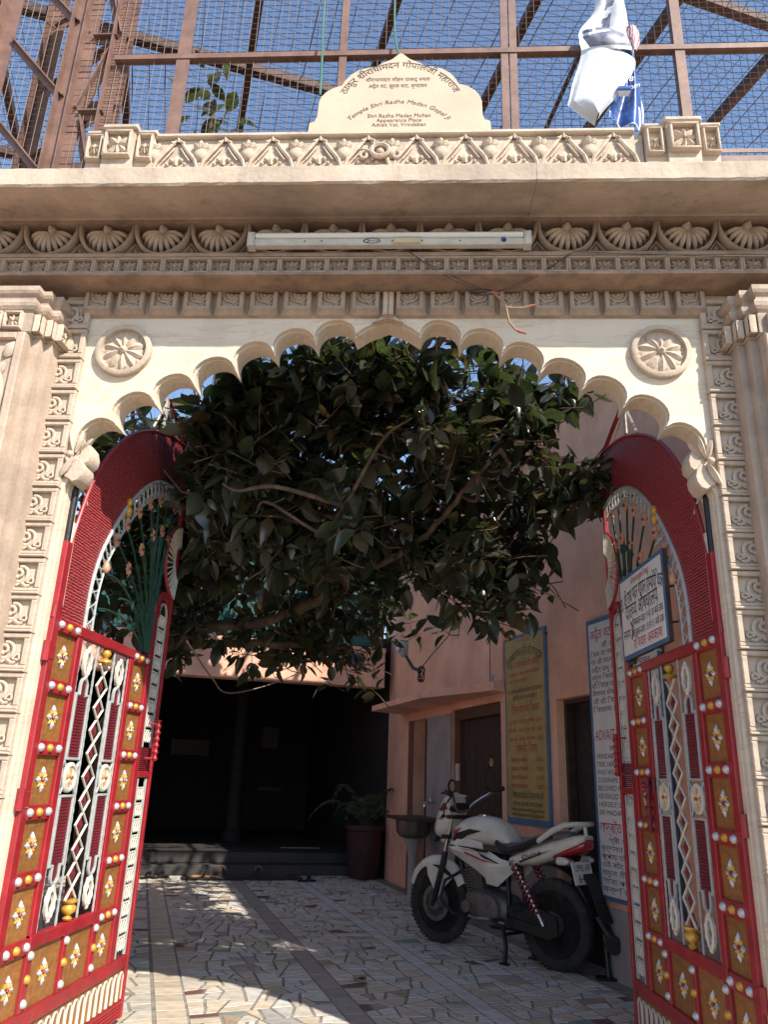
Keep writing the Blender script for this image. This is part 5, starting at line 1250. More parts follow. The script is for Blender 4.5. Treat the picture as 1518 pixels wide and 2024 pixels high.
slipper('brown sandal leaning on the hall step, left of two', -2.02, -0.38, 0.06, 1.4, MATBROWN, mat('brown strap', (0.13, 0.08, 0.05), 0.6), tilt=-0.6); slipper('brown sandal leaning on the hall step, right of two', -1.55, -0.38, 0.06, 1.7, MATBROWN, MATS['brown strap'], tilt=-0.6)
slipper('small dark slipper alone on the paving right of the doormat', -0.98, -0.80, 0.008, 0.5, BLACK, BLACK)
pt = thing('potted_palm', 'feathery palm in a red pot at the right end of the hall step', 'potted plant', on_step(-0.12, -0.45, 0.006))
part('pot', MB().lathe([(0.19, 0.0), (0.21, 0.03), (0.255, 0.60), (0.285, 0.62), (0.285, 0.68), (0.25, 0.68), (0.24, 0.62), (0.0001, 0.61)], 24, (0, 0, 0), 'z'), TERRA, pt, 40)
r8 = random.Random(8)
palmm = mat('palm frond', (0.04, 0.07, 0.03), 0.5, var=0.2)
for k in range(11):
    a = 2*PI*k/11+r8.uniform(-.2, .2); L = r8.uniform(0.5, 0.8); h0 = r8.uniform(0.35, 0.75); b = MB(); pts = []
    for i in range(11):
        t = i/10; pts.append(Vector((L*t*math.cos(a), L*t*math.sin(a), 0.62+h0*1.2*t*(1.55-t)*1.25-0.25*t**3)))
    b.tube(pts, [0.008*(1-0.7*i/10) for i in range(11)], 5)
    for i in range(2, 11):
        p = pts[i]; t = (pts[i]-pts[i-1]).normalized(); s = t.cross(Vector((0, 0, 1))).normalized()
        for q in (-1, 1):
            for j in (0, 0.5):
                o2 = p-t*0.06*j; l = 0.17*(1-abs(i/10-0.5)); e = o2+s*q*l*0.8+t*l*0.6-Vector((0, 0, 0.35*l)); b.add([tuple(o2-t*0.008), tuple(o2+t*0.008), tuple((o2+e)/2+t*0.010+Vector((0,0,0.01))), tuple(e)], [(0, 1, 2), (0, 2, 3)])
    part('frond', b, palmm, pt)
hwr = obj('sagging_wire', MB().tube(arc_pts([(-1.30, 1.60, 2.06), (-1.55, 3.2, 2.02), (-1.60, 4.0, 1.99), (-1.40, 5.0, 2.20), (-1.0, 5.6, 2.50)], 8), 0.007, 5).mesh('sagging_wire', mat('pale flex', (0.30, 0.24, 0.18), 0.6), 60))
tag(hwr, 'pale flex sagging across the dark hall opening beside the sunlit gate', 'wire')
# ------------------------------------------------------------------ motorcycle (x forward, y to its left, z up)
mc = thing('motorcycle', 'dusty cream motorcycle with red and black flashes parked on its centre stand', 'motorcycle', (1.205, 3.29, 0.0), (0, 0, math.atan2(0.717, -0.697)), scale=(1.03, 1.03, 1.03))
def P(n, b, m, s=45, par=None, **k): return part(n, b, m, par or mc, s, **k)
def ell(u, zc, hw, hh, n=16, e=2.4, y=0.0, flat_low=1.0):
    out = []
    for i in range(n):
        a = 2*PI*i/n; c, s = math.cos(a), math.sin(a)
        px = math.copysign(abs(c)**(2/e), c)*hw; pz = math.copysign(abs(s)**(2/e), s)*hh*(flat_low if s < 0 else 1)
        out.append((u, y+px, zc+pz))
    return out
def wheel(name, x, R, tw, steer=0.0):
    root = part(name, MB().lathe([(R*0.60, -tw*0.42), (R*0.72, -tw*0.5), (R*0.765, -tw*0.52), (R*0.765, -tw*0.40), (R*0.70, -tw*0.30), (R*0.70, tw*0.30), (R*0.765, tw*0.40), (R*0.765, tw*0.52), (R*0.72, tw*0.5), (R*0.60, tw*0.42), (R*0.60, -tw*0.42)], 40, (0, 0, 0), 'y'), ALU, mc, 40, loc=(x, 0, R), rot=(0, 0, steer))
    root.name = name
    prof = [(R*0.75, -tw*0.62), (R*0.84, -tw*0.88), (R*0.93, -tw*0.92), (R*0.975, -tw*0.70), (R, -tw*0.30), (R*1.0, tw*0.30), (R*0.975, tw*0.70), (R*0.93, tw*0.92), (R*0.84, tw*0.88), (R*0.75, tw*0.62), (R*0.75, -tw*0.62)]
    ty_ = MB().lathe(prof, 56, (0, 0, 0), 'y')
    for k in range(56):
        a = 2*PI*k/56
        for q in (-1, 1):
            M = Matrix.Rotation(-a, 4, 'Y') @ Matrix.Translation((R*0.985, q*tw*0.50, 0)) @ Matrix.Rotation(q*0.5, 4, 'X')
            ty_.X = M; ty_.box(-0.006, 0.008, -tw*0.24, tw*0.24, -0.008, 0.0028); ty_.X = None
    part('tyre', ty_, RUBBER, root, 40)
    sp = MB()
    for k in range(5):
        for d in (-0.10, 0.10):
            a = 2*PI*k/5+0.3; ca, sa = math.cos(a), math.sin(a); cb, sb_ = math.cos(a+d*1.1), math.sin(a+d*1.1)
            sp.tube([(0.045*ca, 0, 0.045*sa), (R*0.40*math.cos(a+d*0.6), 0, R*0.40*math.sin(a+d*0.6)), (R*0.72*cb, 0, R*0.72*sb_)], [0.016, 0.012, 0.013], 6, flat=0.8)
    part('spokes', sp, ALU, root, 40)
    part('hub', MB().lathe([(0.02, -0.085), (0.05, -0.08), (0.075, -0.04), (0.075, 0.04), (0.05, 0.08), (0.02, 0.085)], 20, (0, 0, 0), 'y'), ALU, root, 40)
    return root
RW, FWh = 0.300, 0.300
rw = wheel('rear_wheel', 0.0, RW, 0.042); 
STEER = 0.10; fx = 1.185
fw = wheel('front_wheel', fx, FWh, 0.034, STEER)
part('brake_drum', MB().lathe([(0.0001, -0.075), (0.085, -0.07), (0.085, -0.03), (0.0001, -0.025)], 24, (0, 0, 0), 'y'), ALU, rw, 40)
db = MB().lathe([(0.135, -0.052), (0.135, -0.056), (0.100, -0.056), (0.100, -0.052), (0.135, -0.052)], 32, (0, 0, 0), 'y'); part('brake_disc', db, ALU, fw, 40)
# frame, engine, swing arm, stand
fr = MB()
for y in (-0.11, 0.11): fr.tube([(0.36, y, 0.33), (0.18, y, 0.31), (0.0, y, RW)], 0.022, 8)
fr.tube([(0.98, 0, 0.86), (0.78, 0, 0.72), (0.45, 0, 0.70), (0.10, 0, 0.76), (-0.14, 0, 0.80)], 0.022, 8); fr.tube([(0.98, 0, 0.80), (0.92, 0, 0.55), (0.80, 0, 0.30), (0.40, 0, 0.26)], 0.020, 8)
fr.tube([(0.40, 0.08, 0.70), (0.36, 0.09, 0.45), (0.36, 0.10, 0.28)], 0.018, 8); fr.tube([(0.40, -0.08, 0.70), (0.36, -0.09, 0.45), (0.36, -0.10, 0.28)], 0.018, 8)
P('frame', fr, BLACK)
en = MB(); en.loft([ell(u, z, w, h, 14, 3.2) for u, z, w, h in ((0.36, 0.33, 0.09, 0.07), (0.42, 0.33, 0.13, 0.11), (0.60, 0.34, 0.14, 0.13), (0.74, 0.35, 0.12, 0.11), (0.82, 0.36, 0.08, 0.07))])
eng = P('engine', en, ALU)
cy = MB(); cy.X = Matrix.Translation((0.70, 0, 0.44)) @ Matrix.Rotation(rad(14), 4, 'Y')
for k in range(9): cy.cbox(-0.085, 0.085, -0.09, 0.09, 0.02*k, 0.02*k+0.010, 0.002)
cy.box(-0.060, 0.060, -0.065, 0.065, 0, 0.21); cy.cbox(-0.075, 0.075, -0.08, 0.08, 0.185, 0.235, 0.01); cy.X = None
P('cylinder', cy, ALU, 30, eng)
P('crank_cover', MB().lathe([(0.11, 0.14), (0.105, 0.165), (0.08, 0.175), (0.0001, 0.176)], 24, (0.52, 0, 0.335), 'y', squash=1.0).lathe([(0.045, 0.175), (0.043, 0.19), (0.0001, 0.192)], 18, (0.72, -0.0, 0.34), 'y'), ALU, 40, eng, rot=(0, 0, 0), scale=(1, -1, 1))
P('carburettor', MB().cbox(0.44, 0.56, -0.04, 0.08, 0.50, 0.60, 0.01), BLACK, 30, eng)
P('exhaust', MB().tube([(0.80, -0.05, 0.50), (0.93, -0.06, 0.42), (0.90, -0.08, 0.24), (0.70, -0.12, 0.18), (0.30, -0.15, 0.22), (-0.10, -0.17, 0.30), (-0.36, -0.18, 0.36)], [0.018, 0.018, 0.020, 0.022, 0.040, 0.052, 0.046], 12), BLACK)
P('chain_case', MB().prism([(0.36, 0.25), (0.36, 0.38), (0.05, 0.40), (-0.09, 0.36), (-0.10, 0.25), (-0.02, 0.21)], 0.100, 0.125, inset=0.05, depth=0.006), BLACK)
st = MB()
for y in (-0.10, 0.13): st.tube([(0.40, y, 0.26), (0.34, y*1.25, 0.12), (0.33, y*1.45, 0.018)], 0.016, 8).box(0.30, 0.37, y*1.45-0.02, y*1.45+0.02, 0.0, 0.016)
st.tube([(0.37, -0.12, 0.19), (0.37, 0.16, 0.19)], 0.012, 8)
P('centre_stand', st, BLACK)
P('foot_peg', MB().tube([(0.40, 0.12, 0.28), (0.40, 0.26, 0.29)], 0.016, 8), RUBBER); P('foot_peg', MB().tube([(0.22, 0.12, 0.37), (0.22, 0.24, 0.38)], 0.015, 8), RUBBER)
P('gear_lever', MB().tube([(0.50, 0.18, 0.28), (0.62, 0.19, 0.27), (0.64, 0.24, 0.29)], 0.009, 6).tube([(0.34, 0.18, 0.27), (0.50, 0.18, 0.28)], 0.008, 6), mat('worn steel', (0.30, 0.22, 0.18), 0.5, metal=0.3))
P('crash_guard', MB().tube([(0.90, 0.05, 0.56), (0.93, 0.20, 0.50), (0.92, 0.26, 0.38), (0.86, 0.20, 0.28), (0.78, 0.06, 0.24)], 0.013, 8).tube([(0.90, -0.05, 0.56), (0.93, -0.20, 0.50), (0.92, -0.26, 0.38), (0.86, -0.20, 0.28), (0.78, -0.06, 0.24)], 0.013, 8), BLACK)
# shocks
for y in (-0.125, 0.125):
    sh_ = P('shock_absorber', MB().tube([(0.30, y, 0.70), (0.02, y, 0.29)], 0.014, 8), CHROME)
    a, b_ = Vector((0.29, y, 0.685)), Vector((0.07, y, 0.365)); d = (b_-a); n1 = Vector((0, 1, 0)); n2 = d.normalized().cross(n1)
    P('spring', MB().tube([tuple(a+d*(i/110)+n1*0.030*math.cos(i*0.63)+n2*0.030*math.sin(i*0.63)) for i in range(111)], 0.0065, 5), SHOCKRED, 60, sh_)
# fork, front fender, handlebar
for y in (-0.085, 0.085):
    P('fork_leg', MB().tube([(0.965, y, 0.96), (1.045, y, 0.70)], 0.017, 10), CHROME, 60); P('fork_slider', MB().tube([(1.040, y, 0.70), (1.06, y, 0.62), (1.165, y, 0.33), (fx+0.01, y*0.9, 0.285)], [0.024, 0.026, 0.025, 0.020], 10), BLACK, 60)
fe = []; R = FWh+0.030
for i in range(15):
    a = rad(20+132*i/14); hw = 0.068*(0.55+0.45*math.sin(PI*min(1, i/10+0.15))); cx_, cz_ = fx-0.0+R*math.cos(a), FWh+0.012+R*math.sin(a); nx, nz = math.cos(a), math.sin(a)
    ring = []
    for q, d in ((-1, -0.055), (-1, -0.01), (-0.55, 0.014), (0, 0.020), (0.55, 0.014), (1, -0.01), (1, -0.055), (0.9, -0.055), (0.5, 0.002), (0, 0.008), (-0.5, 0.002), (-0.9, -0.055)):
        ring.append((cx_+nx*d, q*hw, cz_+nz*d))
    fe.append(ring)
P('front_fender', MB().loft(fe), CREAMPAINT, 50)
for y in (-1, 1):
    P('fender_side', MB().prism([(fx-0.04, 0.565), (fx+0.10, 0.60), (fx+0.075, 0.50), (fx-0.04, 0.34), (fx-0.13, 0.44), (fx-0.20, 0.50)], 0.058 if y > 0 else -0.068, 0.068 if y > 0 else -0.058, inset=0.06, depth=0.004), CREAMPAINT, 40)
P('triple_clamp', MB().cbox(0.93, 1.00, -0.115, 0.115, 0.955, 0.985, 0.008), BLACK); P('triple_clamp', MB().cbox(0.99, 1.06, -0.115, 0.115, 0.80, 0.83, 0.008), BLACK)
hbm = Matrix.Rotation(STEER, 4, 'Z'); piv = Vector((0.96, 0, 0))
def hb(p): return tuple((hbm @ (Vector(p)-piv))+piv)
P('handlebar', MB().tube([hb(p) for p in arc_pts([(0.80, 0.36, 1.155), (0.84, 0.25, 1.135), (0.90, 0.15, 1.09), (0.94, 0.06, 1.02), (0.94, -0.06, 1.02), (0.90, -0.15, 1.09), (0.84, -0.25, 1.155), (0.80, -0.36, 1.20)], 5)], 0.0125, 8), CHROME, 60)
for y in (-1, 1):
    zz = 1.155 if y > 0 else 1.195
    P('grip', MB().tube([hb((0.83, y*0.27, zz-0.012)), hb((0.785, y*0.40, zz+0.012))], 0.020, 10), RUBBER, 60)
    P('lever', MB().tube([hb((0.86, y*0.22, zz+0.01)), hb((0.89, y*0.28, zz+0.008)), hb((0.85, y*0.38, zz))], 0.007, 6), BLACK)
    mi = P('mirror', MB().tube([hb((0.86, y*0.23, zz)), hb((0.885, y*0.27, zz+0.12)), hb((0.88, y*0.31, zz+0.19))] if y < 0 else [hb((0.86, 0.21, zz)), hb((0.87, 0.23, zz+0.03))], 0.006, 6), BLACK)
    c = Vector(hb((0.875, y*0.33, zz+0.225))) if y < 0 else Vector(hb((0.86, 0.24, zz+0.055))); hd = MB(); hd.X = Matrix.Translation(c) @ Matrix.Rotation(-PI/2+STEER, 4, 'Z') @ Matrix.Rotation(y*-0.2, 4, 'Y') @ Matrix.Scale(0.85, 4, (1, 0, 0))
    hd.lathe([(0.0001, -0.022), (0.040, -0.014), (0.056, 0.002), (0.058, 0.010), (0.054, 0.012)], 20, (0, 0, 0), 'y')
    hd.X = None; P('mirror_shell', hd, BLACK, 50, mi)
    gl_ = MB(); gl_.X = Matrix.Translation(c) @ Matrix.Rotation(-PI/2+STEER, 4, 'Z') @ Matrix.Rotation(y*-0.2, 4, 'Y') @ Matrix.Scale(0.85, 4, (1, 0, 0)); gl_.lathe([(0.053, 0.0115), (0.0001, 0.0135)], 20, (0, 0, 0), 'y'); gl_.X = None
    P('mirror_glass', gl_, mat('mirror glass', (0.75, 0.72, 0.62), 0.08, metal=0.85, bump=0, var=0.02), 60, mi)
P('instruments', MB().loft([ell(1.00, 1.02, 0.11, 0.030, 12, 3), ell(0.93, 1.055, 0.10, 0.028, 12, 3)]), BLACK)
for q, pts in enumerate(([(0.85, 0.22, 1.13), (0.93, 0.20, 1.06), (1.02, 0.12, 0.98), (0.98, 0.05, 0.80), (0.80, 0.06, 0.62)], [(0.85, -0.22, 1.17), (0.95, -0.16, 1.12), (1.03, -0.08, 1.0), (1.06, -0.09, 0.70), (1.15, -0.07, 0.36)], [(0.86, 0.18, 1.12), (0.97, 0.12, 1.10), (1.04, 0.02, 1.02), (0.96, -0.04, 0.82)])):
    P('control_cable', MB().tube(arc_pts(pts, 5), 0.0055, 5), BLACK, 60)
# headlamp fairing
fa = P('fairing', MB().loft([ell(u, z, w, h, 18, 2.6) for u, z, w, h in ((0.975, 1.02, 0.105, 0.13), (1.02, 1.00, 0.118, 0.165), (1.075, 0.965, 0.115, 0.165), (1.13, 0.915, 0.100, 0.125), (1.165, 0.885, 0.080, 0.085))]), CREAMPAINT, 50)
P('screen', MB().loft([ell(u, z, w, h, 12, 2.4) for u, z, w, h in ((0.955, 1.135, 0.085, 0.012), (1.00, 1.12, 0.098, 0.020), (1.06, 1.08, 0.09, 0.022))]), CREAMPAINT, 50, fa)
P('headlamp', MB().loft([ell(1.150, 0.885, 0.085, 0.085, 16, 2.6), ell(1.185, 0.880, 0.070, 0.07, 16, 2.4), ell(1.198, 0.878, 0.03, 0.03, 16, 2)]), LENS, 60, fa)
P('chin', MB().loft([ell(1.02, 0.84, 0.08, 0.05, 12, 2.6), ell(1.10, 0.80, 0.07, 0.045, 12, 2.6), ell(1.13, 0.79, 0.05, 0.03, 12, 2.6)]), CREAMPAINT, 50, fa)
def stripe(pts, m, par, y0, n='flash'):    # decal following the left and right flanks
    for q in (1, -1):
        b = MB(); k = len(pts)
        b.add([(p[0], q*(y0(p[0], p[1])), p[1]) for p in pts], [tuple(range(k))]); P(n, b, m, None, par)
for pts, m in (([(0.985, 1.03), (1.02, 1.09), (1.09, 1.02), (1.06, 1.01)], MAROON), ([(0.99, 0.975), (1.04, 0.99), (1.10, 0.95), (1.06, 0.945)], INK)):
    stripe(pts, m, fa, lambda u, z: 0.121-0.25*max(0, u-1.06))
for y in (-1, 1):
    P('indicator', MB().tube([(1.08, y*0.08, 0.80), (1.08, y*0.15, 0.80)], 0.008, 6).loft([ell(1.05, 0.80, 0.028, 0.026, 12, 2.2, y*0.17), ell(1.10, 0.80, 0.024, 0.022, 12, 2.2, y*0.17), ell(1.12, 0.80, 0.008, 0.008, 12, 2.2, y*0.17)]), BLACK, 50)
# tank
TK = ((0.36, 0.800, 0.080, 0.050), (0.42, 0.845, 0.105, 0.085), (0.50, 0.868, 0.125, 0.105), (0.60, 0.875, 0.145, 0.118), (0.70, 0.875, 0.155, 0.122), (0.80, 0.862, 0.158, 0.115), (0.88, 0.840, 0.145, 0.100), (0.945, 0.810, 0.110, 0.075), (0.965, 0.795, 0.070, 0.045))
tk = P('fuel_tank', MB().loft([ell(u, z, w, h, 20, 2.5, flat_low=0.9) for u, z, w, h in TK]), CREAMPAINT, 60)
P('filler_cap', MB().lathe([(0.045, 0.0), (0.045, 0.012), (0.036, 0.016), (0.0001, 0.017)], 20, (0.68, 0, 0.990), 'z'), CHROME, 40, tk)
for q in (1, -1):    # shrouds under the tank run down to a point
    P('tank_shroud', MB().loft([[(x, q*y, z) for x, y, z in r] for r in (((0.94, 0.120, 0.80), (0.94, 0.150, 0.74), (0.94, 0.110, 0.70)), ((0.84, 0.150, 0.82), (0.84, 0.176, 0.73), (0.82, 0.125, 0.66)), ((0.70, 0.150, 0.82), (0.68, 0.180, 0.70), (0.66, 0.13, 0.60)), ((0.58, 0.140, 0.80), (0.54, 0.170, 0.66), (0.54, 0.12, 0.53)))]), CREAMPAINT, 30, tk)
    P('side_panel', MB().loft([[(x, q*y, z) for x, y, z in r] for r in (((0.60, 0.135, 0.76), (0.56, 0.166, 0.64), (0.56, 0.12, 0.51)), ((0.50, 0.140, 0.74), (0.47, 0.168, 0.64), (0.45, 0.12, 0.50)), ((0.40, 0.135, 0.70), (0.36, 0.150, 0.65), (0.34, 0.11, 0.585)), ((0.31, 0.120, 0.685), (0.29, 0.125, 0.66), (0.28, 0.10, 0.63)))]), CREAMPAINT, 30)
def ty0(u, z):
    best = min(TK, key=lambda t: abs(t[0]-u)); f = 1-(abs(z-best[1])/max(best[3], .01))**2.5; return best[2]*max(0.2, f)**0.4+0.008
for pts, m in (([(0.93, 0.80), (0.88, 0.875), (0.78, 0.905), (0.84, 0.86), (0.90, 0.80)], REDINK), ([(0.90, 0.795), (0.84, 0.855), (0.70, 0.895), (0.58, 0.885), (0.72, 0.845), (0.84, 0.79)], INK)):
    for q in (1, -1):
        b = MB()
        # subdivide along x so the decal hugs the tank
        top = []; k = len(pts)
        cx_ = sum(p[0] for p in pts)/k; cz_ = sum(p[1] for p in pts)/k
        V = [(cx_, q*ty0(cx_, cz_), cz_)]+[(p[0], q*ty0(*p), p[1]) for p in pts]; b.add(V, [(0, i+1, (i+1) % k+1) for i in range(k)]); P('flash', b, m, None, tk)
for pts, m in (([(0.93, 0.765), (0.72, 0.765), (0.50, 0.755), (0.50, 0.735), (0.72, 0.74), (0.93, 0.752)], INK), ([(0.92, 0.742), (0.70, 0.722), (0.56, 0.685), (0.42, 0.662), (0.56, 0.672), (0.70, 0.705)], REDINK), ([(0.60, 0.735), (0.40, 0.665), (0.43, 0.665), (0.56, 0.70)], INK)):
    stripe(pts, m, tk, lambda u, z: 0.184-0.25*max(0, 0.62-u)*0.6-(0.035 if u > 0.9 else 0))
# seat, tail, grab rail, lamp
P('seat', MB().loft([ell(u, z, w, h, 16, 3.0) for u, z, w, h in ((0.47, 0.790, 0.085, 0.045), (0.42, 0.775, 0.115, 0.045), (0.32, 0.770, 0.135, 0.050), (0.20, 0.795, 0.140, 0.050), (0.12, 0.835, 0.135, 0.048), (0.00, 0.870, 0.125, 0.045), (-0.12, 0.892, 0.108, 0.036), (-0.20, 0.900, 0.085, 0.02))]), SEATGREY, 60)
for q in (1, -1):
    P('seat_edge', MB().tube([(0.46, q*0.115, 0.815), (0.40, q*0.128, 0.775), (0.30, q*0.144, 0.765), (0.18, q*0.148, 0.80), (0.08, q*0.138, 0.845), (-0.08, q*0.118, 0.885)], [0.018, 0.028, 0.030, 0.028, 0.022, 0.012], 8), BLACK, 60)
tp = P('tail_cowl', MB().loft([ell(u, z, w, h, 16, 2.8) for u, z, w, h in ((0.34, 0.695, 0.110, 0.030), (0.24, 0.715, 0.138, 0.055), (0.10, 0.750, 0.142, 0.070), (-0.06, 0.800, 0.130, 0.068), (-0.18, 0.842, 0.110, 0.058), (-0.27, 0.870, 0.085, 0.042), (-0.31, 0.885, 0.06, 0.024))]), CREAMPAINT, 60)
for q in (1, -1):
    b = MB(); b.add([(0.22, q*0.147, 0.700), (0.02, q*0.146, 0.770), (-0.10, q*0.135, 0.805), (0.04, q*0.147, 0.755), (0.20, q*0.148, 0.690)], [(0, 1, 2, 3, 4)]); P('flash', b, INK, None, tp)
lettering(tp, 'Shine', 0, 0, 0.060, INK, 0, width=0.20, slant=0.3).matrix_local = Matrix.Translation((0.20, 0.1500, 0.708)) @ Matrix(((-1, 0, 0, -0.1), (0, -1, 0, 0), (0, 0, 1, 0.02), (0, 0, 0, 1))) @ Matrix.Rotation(rad(-19), 4, 'Y')
P('grab_rail', MB().tube([(0.04, 0.135, 0.85), (-0.10, 0.145, 0.93), (-0.20, 0.130, 0.975), (-0.285, 0.09, 0.985), (-0.30, 0.0, 0.985), (-0.285, -0.09, 0.985), (-0.20, -0.130, 0.975), (-0.10, -0.145, 0.93), (0.04, -0.135, 0.85)], [0.018, 0.022, 0.020, 0.018, 0.018, 0.018, 0.020, 0.022, 0.018], 10), CREAMPAINT, 60)
P('rail_post', MB().tube([(-0.285, 0.0, 0.98), (-0.29, 0.0, 0.90)], 0.014, 8), CREAMPAINT, 60)
P('tail_light', MB().loft([ell(u, z, w, h, 14, 2.6) for u, z, w, h in ((-0.07, 0.757, 0.112, 0.020), (-0.17, 0.795, 0.105, 0.040), (-0.26, 0.828, 0.085, 0.045), (-0.315, 0.845, 0.065, 0.038), (-0.33, 0.85, 0.03, 0.02))]), TAILRED, 60)
for y in (-1, 1): P('indicator', MB().tube([(-0.20, y*0.05, 0.735), (-0.21, y*0.13, 0.735)], 0.008, 6).loft([ell(-0.15, 0.735, 0.030, 0.028, 12, 2.2, y*0.15), ell(-0.21, 0.735, 0.028, 0.026, 12, 2.2, y*0.15), ell(-0.24, 0.735, 0.010, 0.010, 12, 2.2, y*0.15)]), LENS, 50)
mg = []
for i in range(12):
    a = rad(75+95*i/11); Rm = RW+0.055; mg.append([(Rm*math.cos(a)-0.0, q*0.075, RW+0.03+Rm*math.sin(a)+d) for q, d in ((-1, 0), (1, 0), (1, 0.008), (-1, 0.008))])
P('rear_fender', MB().loft(mg), BLACK, 50)
P('mudflap', MB().loft([[(-0.30, q*0.07, 0.66), (-0.305, q*0.07, 0.66)][0:2]+[(-0.305, -q*0.07, 0.66), (-0.30, -q*0.07, 0.66)] for q in (1,)]+[[(-0.43, 0.065, 0.36), (-0.436, 0.065, 0.36), (-0.436, -0.065, 0.36), (-0.43, -0.065, 0.36)]]), BLACK, 40)
# number plate faces backwards (-x)
npl = part('number_plate', MB().cbox(-0.115, 0.115, -0.003, 0.003, -0.075, 0.075, 0.004), PLATEWHITE, mc, None, loc=(-0.290, 0.06, 0.665), rot=(0, 0, -PI/2))
npl.rotation_euler = Euler((rad(-14), 0, -PI/2), 'XYZ')
lettering(npl, 'UP85 AP', 0.0, 0.012, 0.062, INK, -0.0045, width=0.185); lettering(npl, '6489', 0.012, -0.060, 0.076, INK, -0.0045, width=0.165)
for x in (-0.085, 0.085): part('bolt', MB().dome((x, -0.003, 0.066), 0.007, 0.005, n=8), CHROME, npl)
# long trolley foot / small wheel leaning by the wall behind the motorcycle
tr = thing('trolley', 'dark folded hand trolley with a small wheel leaning on the wall behind the motorcycle', 'trolley', (1.42, 3.10, 0.0))
part('arm', MB().tube([(-0.08, 0.08, 0.62), (0.12, -0.10, 0.27)], 0.028, 8), BLACK, tr); part('arm', MB().tube([(-0.02, 0.10, 0.62), (0.14, -0.06, 0.27)], 0.02, 8), BLACK, tr)
part('wheel', MB().lathe([(0.03, -0.02), (0.055, -0.022), (0.062, -0.01), (0.062, 0.01), (0.055, 0.022), (0.03, 0.02)], 20, (0.13, -0.10, 0.235), 'y'), RUBBER, tr, 40)
part('frame', MB().tube([(0.10, -0.04, 0.02), (0.10, 0.03, 0.30)], 0.02, 8).box(0.02, 0.2, -0.06, 0.04, 0.0, 0.02), BLACK, tr)

# ------------------------------------------------------------------ banyan tree
rt = random.Random(11)
tree = thing('banyan_tree', 'dark leafed banyan spreading low branches over the courtyard behind the arch', 'tree', (-2.42, 3.5, 0.0))
def W2T(p): return (p[0]+2.42, p[1]-3.5, p[2])
limbs = []
def wall_gap(p): return (p[0]-A2.x)*nC.x+(p[1]-A2.y)*nC.y
def limb(name, ctrl, r0, r1, n=7):
    pts = arc_pts(ctrl, n); pts = [(p[0]+rt.uniform(-.012, .012), p[1]+rt.uniform(-.012, .012), p[2]+rt.uniform(-.012, .012)) for p in pts]
    K = len(pts); rr = [r0+(r1-r0)*i/(K-1)*1.0+rt.uniform(-.08, .08)*r0*0.4 for i in range(K)]
    part(name, MB().tube([W2T(p) for p in pts], rr, 9), BARK, tree, 60); limbs.append(pts); return pts
limb('trunk', [(-2.42, 3.5, -0.05), (-2.40, 3.48, 0.8), (-2.36, 3.4, 1.5), (-2.15, 3.3, 2.15)], 0.24, 0.17)
limb('branch', [(-2.15, 3.3, 2.12), (-1.7, 3.15, 2.42), (-1.25, 3.05, 2.46), (-0.85, 3.0, 2.58), (-0.55, 2.8, 2.85), (-0.15, 2.6, 3.15)], 0.058, 0.028)
limb('branch', [(-2.15, 3.3, 2.15), (-1.8, 3.3, 2.30), (-1.35, 3.35, 2.34), (-0.9, 3.5, 2.36), (-0.55, 3.8, 2.40), (-0.35, 4.2, 2.25)], 0.046, 0.016)
limb('branch', [(-2.2, 3.3, 2.2), (-1.9, 2.9, 2.75), (-1.5, 2.4, 3.0), (-1.0, 1.9, 3.05), (-0.72, 1.5, 3.02)], 0.075, 0.030)
limb('branch', [(-0.85, 3.0, 2.58), (-0.4, 2.5, 2.7), (0.0, 2.1, 2.95), (0.4, 1.6, 3.25), (0.75, 1.2, 3.48)], 0.055, 0.018)
limb('branch', [(-0.55, 2.8, 2.8), (-0.1, 2.6, 2.82), (0.4, 2.4, 2.95), (0.9, 2.1, 3.05)], 0.05, 0.015)
limb('branch', [(-0.7, 2.9, 2.7), (-0.3, 3.0, 3.2), (0.1, 3.0, 3.7), (0.8, 3.1, 4.3), (1.6, 3.2, 4.7)], 0.06, 0.02)
limb('branch', [(-2.1, 3.3, 2.2), (-1.9, 3.9, 3.0), (-1.5, 4.5, 3.7), (-0.8, 4.9, 4.3)], 0.09, 0.03)
limb('branch', [(-0.35, 2.5, 2.72), (0.15, 1.7, 2.78), (0.45, 1.25, 3.0), (0.62, 0.95, 3.12)], 0.028, 0.009)
limb('branch', [(-0.95, 2.0, 3.05), (-0.45, 1.3, 3.1), (-0.32, 1.1, 2.9), (-0.30, 1.05, 2.62)], 0.022, 0.008)
limb('branch', [(0.9, 2.1, 3.05), (1.05, 1.9, 3.12), (1.2, 1.75, 3.18)], 0.016, 0.006)
limb('aerial_root', [(-0.60, 1.9, 3.5), (-0.58, 1.88, 3.0), (-0.60, 1.9, 2.5)], 0.010, 0.006)
limb('aerial_root', [(-0.1, 1.2, 3.6), (-0.06, 1.2, 3.25), (-0.04, 1.22, 2.95)], 0.009, 0.006)
for k in range(26):                               # thin crooked twigs through the crown
    a = rt.choice(limbs[1:]); p0 = Vector(a[rt.randrange(len(a)//3, len(a))]); q = p0+Vector((rt.uniform(-.7, .7), rt.uniform(-.9, .4), rt.uniform(-.25, .7)))
    if q.y < 0.6 or wall_gap(q) > -0.15 or (-1.62 < q.x < -1.22 and q.y < 1.75): continue
    m1 = p0.lerp(q, 0.35)+Vector((rt.uniform(-.15, .15), rt.uniform(-.15, .15), rt.uniform(-.15, .15))); m2 = p0.lerp(q, 0.7)+Vector((rt.uniform(-.12, .12), rt.uniform(-.12, .12), rt.uniform(-.12, .12)))
    part('branch', MB().tube([W2T(p) for p in arc_pts([tuple(p0), tuple(m1), tuple(m2), tuple(q)], 5)], [0.016*(1-0.65*i/15) for i in range(16)], 6), BARK, tree, 60)
